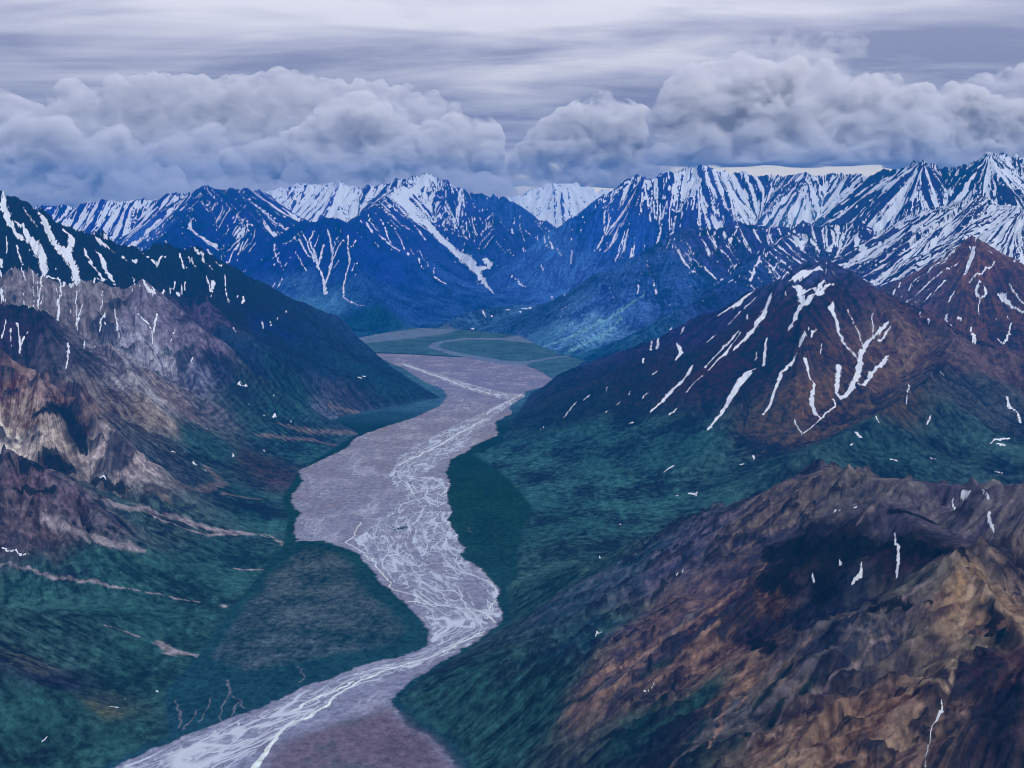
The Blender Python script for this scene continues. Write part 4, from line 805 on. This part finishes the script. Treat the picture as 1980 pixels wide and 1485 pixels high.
def cloud_material(name, dens, col):
    m = bpy.data.materials.new(name); m.use_nodes = True; n = m.node_tree.nodes; n.clear()
    o_ = n.new("ShaderNodeOutputMaterial"); v = n.new("ShaderNodeVolumePrincipled")
    v.inputs['Color'].default_value = (*col, 1); v.inputs['Density'].default_value = dens; v.inputs['Anisotropy'].default_value = -0.1
    l = m.node_tree.links; tcn = n.new("ShaderNodeNewGeometry")
    mpn = n.new("ShaderNodeMapping"); mpn.inputs['Scale'].default_value = (1, 1, 1.5); l.new(tcn.outputs['Position'], mpn.inputs[0])
    q = n.new("ShaderNodeTexNoise"); q.inputs['Scale'].default_value = 1 / 1150.0; q.inputs['Detail'].default_value = 4.5; q.inputs['Roughness'].default_value = .6; q.inputs['Distortion'].default_value = .35
    l.new(mpn.outputs[0], q.inputs['Vector'])
    mr = n.new("ShaderNodeMapRange"); mr.interpolation_type = 'SMOOTHSTEP'; l.new(q.outputs[0], mr.inputs[0])
    mr.inputs[1].default_value = .38; mr.inputs[2].default_value = .68; mr.inputs[3].default_value = 0.0; mr.inputs[4].default_value = dens * 2.0
    l.new(mr.outputs[0], v.inputs['Density'])
    l.new(v.outputs[0], o_.inputs['Volume'])
    m.cycles.homogeneous_volume = False
    return m
M_CLOUD = cloud_material("cloud_vapour", 1 / 210.0, (.972, .974, .978))
M_SOFT = cloud_material("soft_cloud_vapour", 1 / 480.0, (.93, .935, .95))
M_THIN = cloud_material("thin_cloud_vapour", 1 / 1500.0, (.95, .955, .965))
def cloud(D, vbase, turrets, label, seed, mat=M_CLOUD, vox=75.0, group="cumulus clouds banked over the mountains", amp=1.0, flat=.12):
    rng = np.random.RandomState(seed); V = []; F = []; off = 0
    dense = []
    for a, b in zip(turrets[:-1], turrets[1:]):
        dense.append((a[0], a[1] + rng.uniform(-4, 4), a[2] * rng.uniform(.8, 1.15)))
        if 10 < b[0] - a[0] < 95: dense.append(((a[0] + b[0]) / 2 + rng.uniform(-10, 10), (a[1] + b[1]) / 2 + rng.uniform(-3, 9), (a[2] + b[2]) / 2 * rng.uniform(.6, .95)))
    turrets = dense + [turrets[-1]]
    zb = P(990, vbase, D)[2]
    for u, v, r in turrets:
        R = r * D / FPX; x, y, z = P(u, v, D); z -= R
        col = [(x, D + rng.uniform(-.3, .3) * R, z, R)]
        zz_ = z; RR = R
        while zz_ - zb > RR * .3:
            zz_ -= RR * .75; RR *= 1.13
            col.append((x + rng.uniform(-.25, .25) * RR, D + rng.uniform(-.35, .35) * RR, zz_, RR * rng.uniform(.92, 1.08)))
        for cx, cy, cz, cr in col:
            V.append(IV * np.array([cr * 1.05, cr * 1.15, cr]) + np.array([cx, cy, cz])); F.append(IF + off); off += len(IV)
            for k in range(4):          # smaller buds on the upper and near sides
                a = rng.uniform(0, 2 * math.pi); el = rng.uniform(-.1, 1.25); rr = cr * rng.uniform(.28, .5)
                dv = np.array([math.cos(a) * math.cos(el), -abs(math.sin(a)) * math.cos(el), math.sin(el)]) * cr * .86
                V.append(IV * rr + np.array([cx, cy, cz]) + dv); F.append(IF + off); off += len(IV)
    V = np.concatenate(V); F = np.concatenate(F)
    me = bpy.data.meshes.new("cloud_lumps"); me.from_pydata(V.tolist(), [], F.tolist()); me.update()
    tmp = bpy.data.objects.new("cloud_lumps", me); sc.collection.objects.link(tmp)
    rm = tmp.modifiers.new("r", 'REMESH'); rm.mode = 'VOXEL'; rm.voxel_size = vox
    dg = bpy.context.evaluated_depsgraph_get()
    ev = tmp.evaluated_get(dg)
    out_me = bpy.data.meshes.new_from_object(ev)
    bpy.data.objects.remove(tmp); bpy.data.meshes.remove(me)
    n = len(out_me.vertices); co = np.empty(n * 3, np.float32); out_me.vertices.foreach_get("co", co); co = co.reshape(-1, 3)
    no = np.empty(n * 3, np.float32); out_me.vertices.foreach_get("normal", no); no = no.reshape(-1, 3)
    wp = co + np.stack([noise3(co, 900, seed + 5), noise3(co, 900, seed + 6), noise3(co, 900, seed + 7)], 1) * 220
    d = 0
    for wl, a in ((2600, 420), (1300, 360), (650, 230), (330, 120)):
        d = d + (1 - 2.2 * np.abs(noise3(wp, wl, seed + wl))) * a * .62
    co = co + no * (d * amp)[:, None]
    out_me.vertices.foreach_set("co", co.ravel().astype(np.float32)); out_me.update()
    tmp = bpy.data.objects.new("cloud_lumps", out_me); sc.collection.objects.link(tmp)
    rm = tmp.modifiers.new("r", 'REMESH'); rm.mode = 'VOXEL'; rm.voxel_size = vox * .75
    dg = bpy.context.evaluated_depsgraph_get(); dg.update()
    m3 = bpy.data.meshes.new_from_object(tmp.evaluated_get(dg))
    bpy.data.objects.remove(tmp); bpy.data.meshes.remove(out_me); out_me = m3
    n = len(out_me.vertices); co = np.empty(n * 3, np.float32); out_me.vertices.foreach_get("co", co); co = co.reshape(-1, 3)
    no = np.empty(n * 3, np.float32); out_me.vertices.foreach_get("normal", no); no = no.reshape(-1, 3)
    co = co + no * ((1 - 2.2 * np.abs(noise3(co, 230, seed + 40))) * 38 + noise3(co, 120, seed + 41) * 22)[:, None]
    zbn = zb + 60 * noise3(co * np.array([1, 1, 0]), 1500, seed + 3) 
    lo = co[:, 2] < zbn
    co[lo, 2] = zbn[lo] + (co[lo, 2] - zbn[lo]) * flat
    out_me.vertices.foreach_set("co", co.ravel().astype(np.float32)); out_me.update()
    out_me.materials.clear(); out_me.materials.append(mat); out_me.name = "cumulus_cloud"
    o = bpy.data.objects.new("cumulus_cloud", out_me); sc.collection.objects.link(o)
    o["label"] = label; o["category"] = "cloud"; o["group"] = group; o["kind"] = "thing"
    return o
# (photo u, v of the top, radius px)
cloud(52000, 350, [(-200,196,60),(-60,192,60),(40,186,50),(140,176,44),(230,164,40),(310,156,36),(390,154,34),(470,150,34),(545,142,30),(620,150,34),(700,156,32),(770,168,28),(830,182,20),(880,196,10)],
      "broad flat topped cumulus cloud spreading across the upper left behind the darker lumps", 11, M_SOFT, amp=.55)
cloud(31000, 394, [(-160,232,60),(-70,228,50),(0,236,40),(50,226,36),(105,236,36),(150,262,30),(225,256,24),(262,285,26),(300,322,16),(330,326,10)],
      "dark lumpy cumulus cloud at the left edge with a rounded puff on its right", 12, amp=.8)
cloud(38500, 388, [(60,352,30),(160,345,34),(260,330,30),(350,268,34),(400,262,30)],
      "shaded grey cloud lying between the left edge cloud and the rounded tower", 19, M_SOFT, amp=.7)
cloud(35500, 376, [(470,300,30),(520,292,26),(575,262,28),(620,235,28),(660,208,24),(700,198,24),(735,212,22),(790,245,26),(840,246,24),(890,238,20),(930,240,18),(950,262,14),(600,300,36),(700,290,40),(820,300,36)],
      "cumulus cloud with a tall rounded tower left of centre above the central snowy peaks", 13, amp=.8)
cloud(37000, 356, [(960,320,26),(1000,290,26),(1040,264,28),(1080,240,26),(1120,214,24),(1165,206,24),(1205,212,26),(1250,240,30),(1180,280,36),(1100,300,34),(1300,290,30)],
      "smaller cumulus cloud in the middle between the two largest banks", 14, amp=.8)
cloud(33500, 314, [(1300,190,26),(1345,160,28),(1390,144,28),(1440,134,30),(1500,128,32),(1555,134,30),(1600,158,30),(1650,150,30),(1705,148,32),(1750,175,32),(1790,210,30),(1350,220,46),(1450,205,50),(1560,210,50),(1660,215,46)],
      "largest heaped cumulus cloud with cauliflower domes and dark base at right", 15, amp=.85)
cloud(38500, 321, [(1770,250,26),(1790,190,28),(1830,172,26),(1880,182,28),(1930,196,30),(2000,195,36),(2080,190,50),(2180,190,50)],
      "pale cumulus cloud joining the largest bank at the right edge", 16, amp=.8)
cloud(30400, 399, [(70+q*62, 352+8*math.sin(q*1.7), 22) for q in range(17)],
      "long low grey cloud lying on the snowy summits from the left edge to the centre", 23, M_SOFT, amp=.35, vox=65)
cloud(47000, 250, [(1400,130,24),(1440,100,24),(1480,66,20),(1520,72,22),(1570,104,26),(1610,124,24),(1380,150,30),(1500,130,44)],
      "wispy pointed cloud top rising behind the largest cumulus bank", 17, M_THIN, amp=.7)
cloud(54000, 110, [(1560,72,14),(1600,64,13),(1640,62,12),(1662,70,8)],
      "thin pale cloud streak beside the wispy cloud top", 20, M_THIN, amp=.4, vox=60)
cloud(50000, 200, [(1880,160,20),(1910,146,24),(1950,134,26),(2010,130,34),(2100,130,50)],
      "small rounded cloud high at the right edge above the pale cumulus", 18, M_SOFT, amp=.6)

# ------------------------------------------------------------------ haze: one box of even blue air, clouds outside it
def haze_box():
    x0, x1, y0, y1, z0, z1 = -27000, 27000, -1500, 25900, -30, 2420
    vs = [(x, y, z) for z in (z0, z1) for y in (y0, y1) for x in (x0, x1)]
    fs = [(0, 2, 3, 1), (4, 5, 7, 6), (0, 1, 5, 4), (2, 6, 7, 3), (0, 4, 6, 2), (1, 3, 7, 5)]
    me = bpy.data.meshes.new("haze"); me.from_pydata(vs, [], fs); me.update()
    m = bpy.data.materials.new("haze"); m.use_nodes = True; n = m.node_tree.nodes; n.clear()
    o_ = n.new("ShaderNodeOutputMaterial"); v = n.new("ShaderNodeVolumePrincipled")
    v.inputs['Color'].default_value = (.0015, .262, .75, 1); v.inputs['Density'].default_value = BETA; v.inputs['Anisotropy'].default_value = 0.0
    m.node_tree.links.new(v.outputs[0], o_.inputs['Volume'])
    me.materials.append(m); o = bpy.data.objects.new("haze", me); sc.collection.objects.link(o)
    o["kind"] = "stuff"; o["label"] = "thin even blue air haze filling the valley and fading far mountains"; o["category"] = "haze"
haze_box()
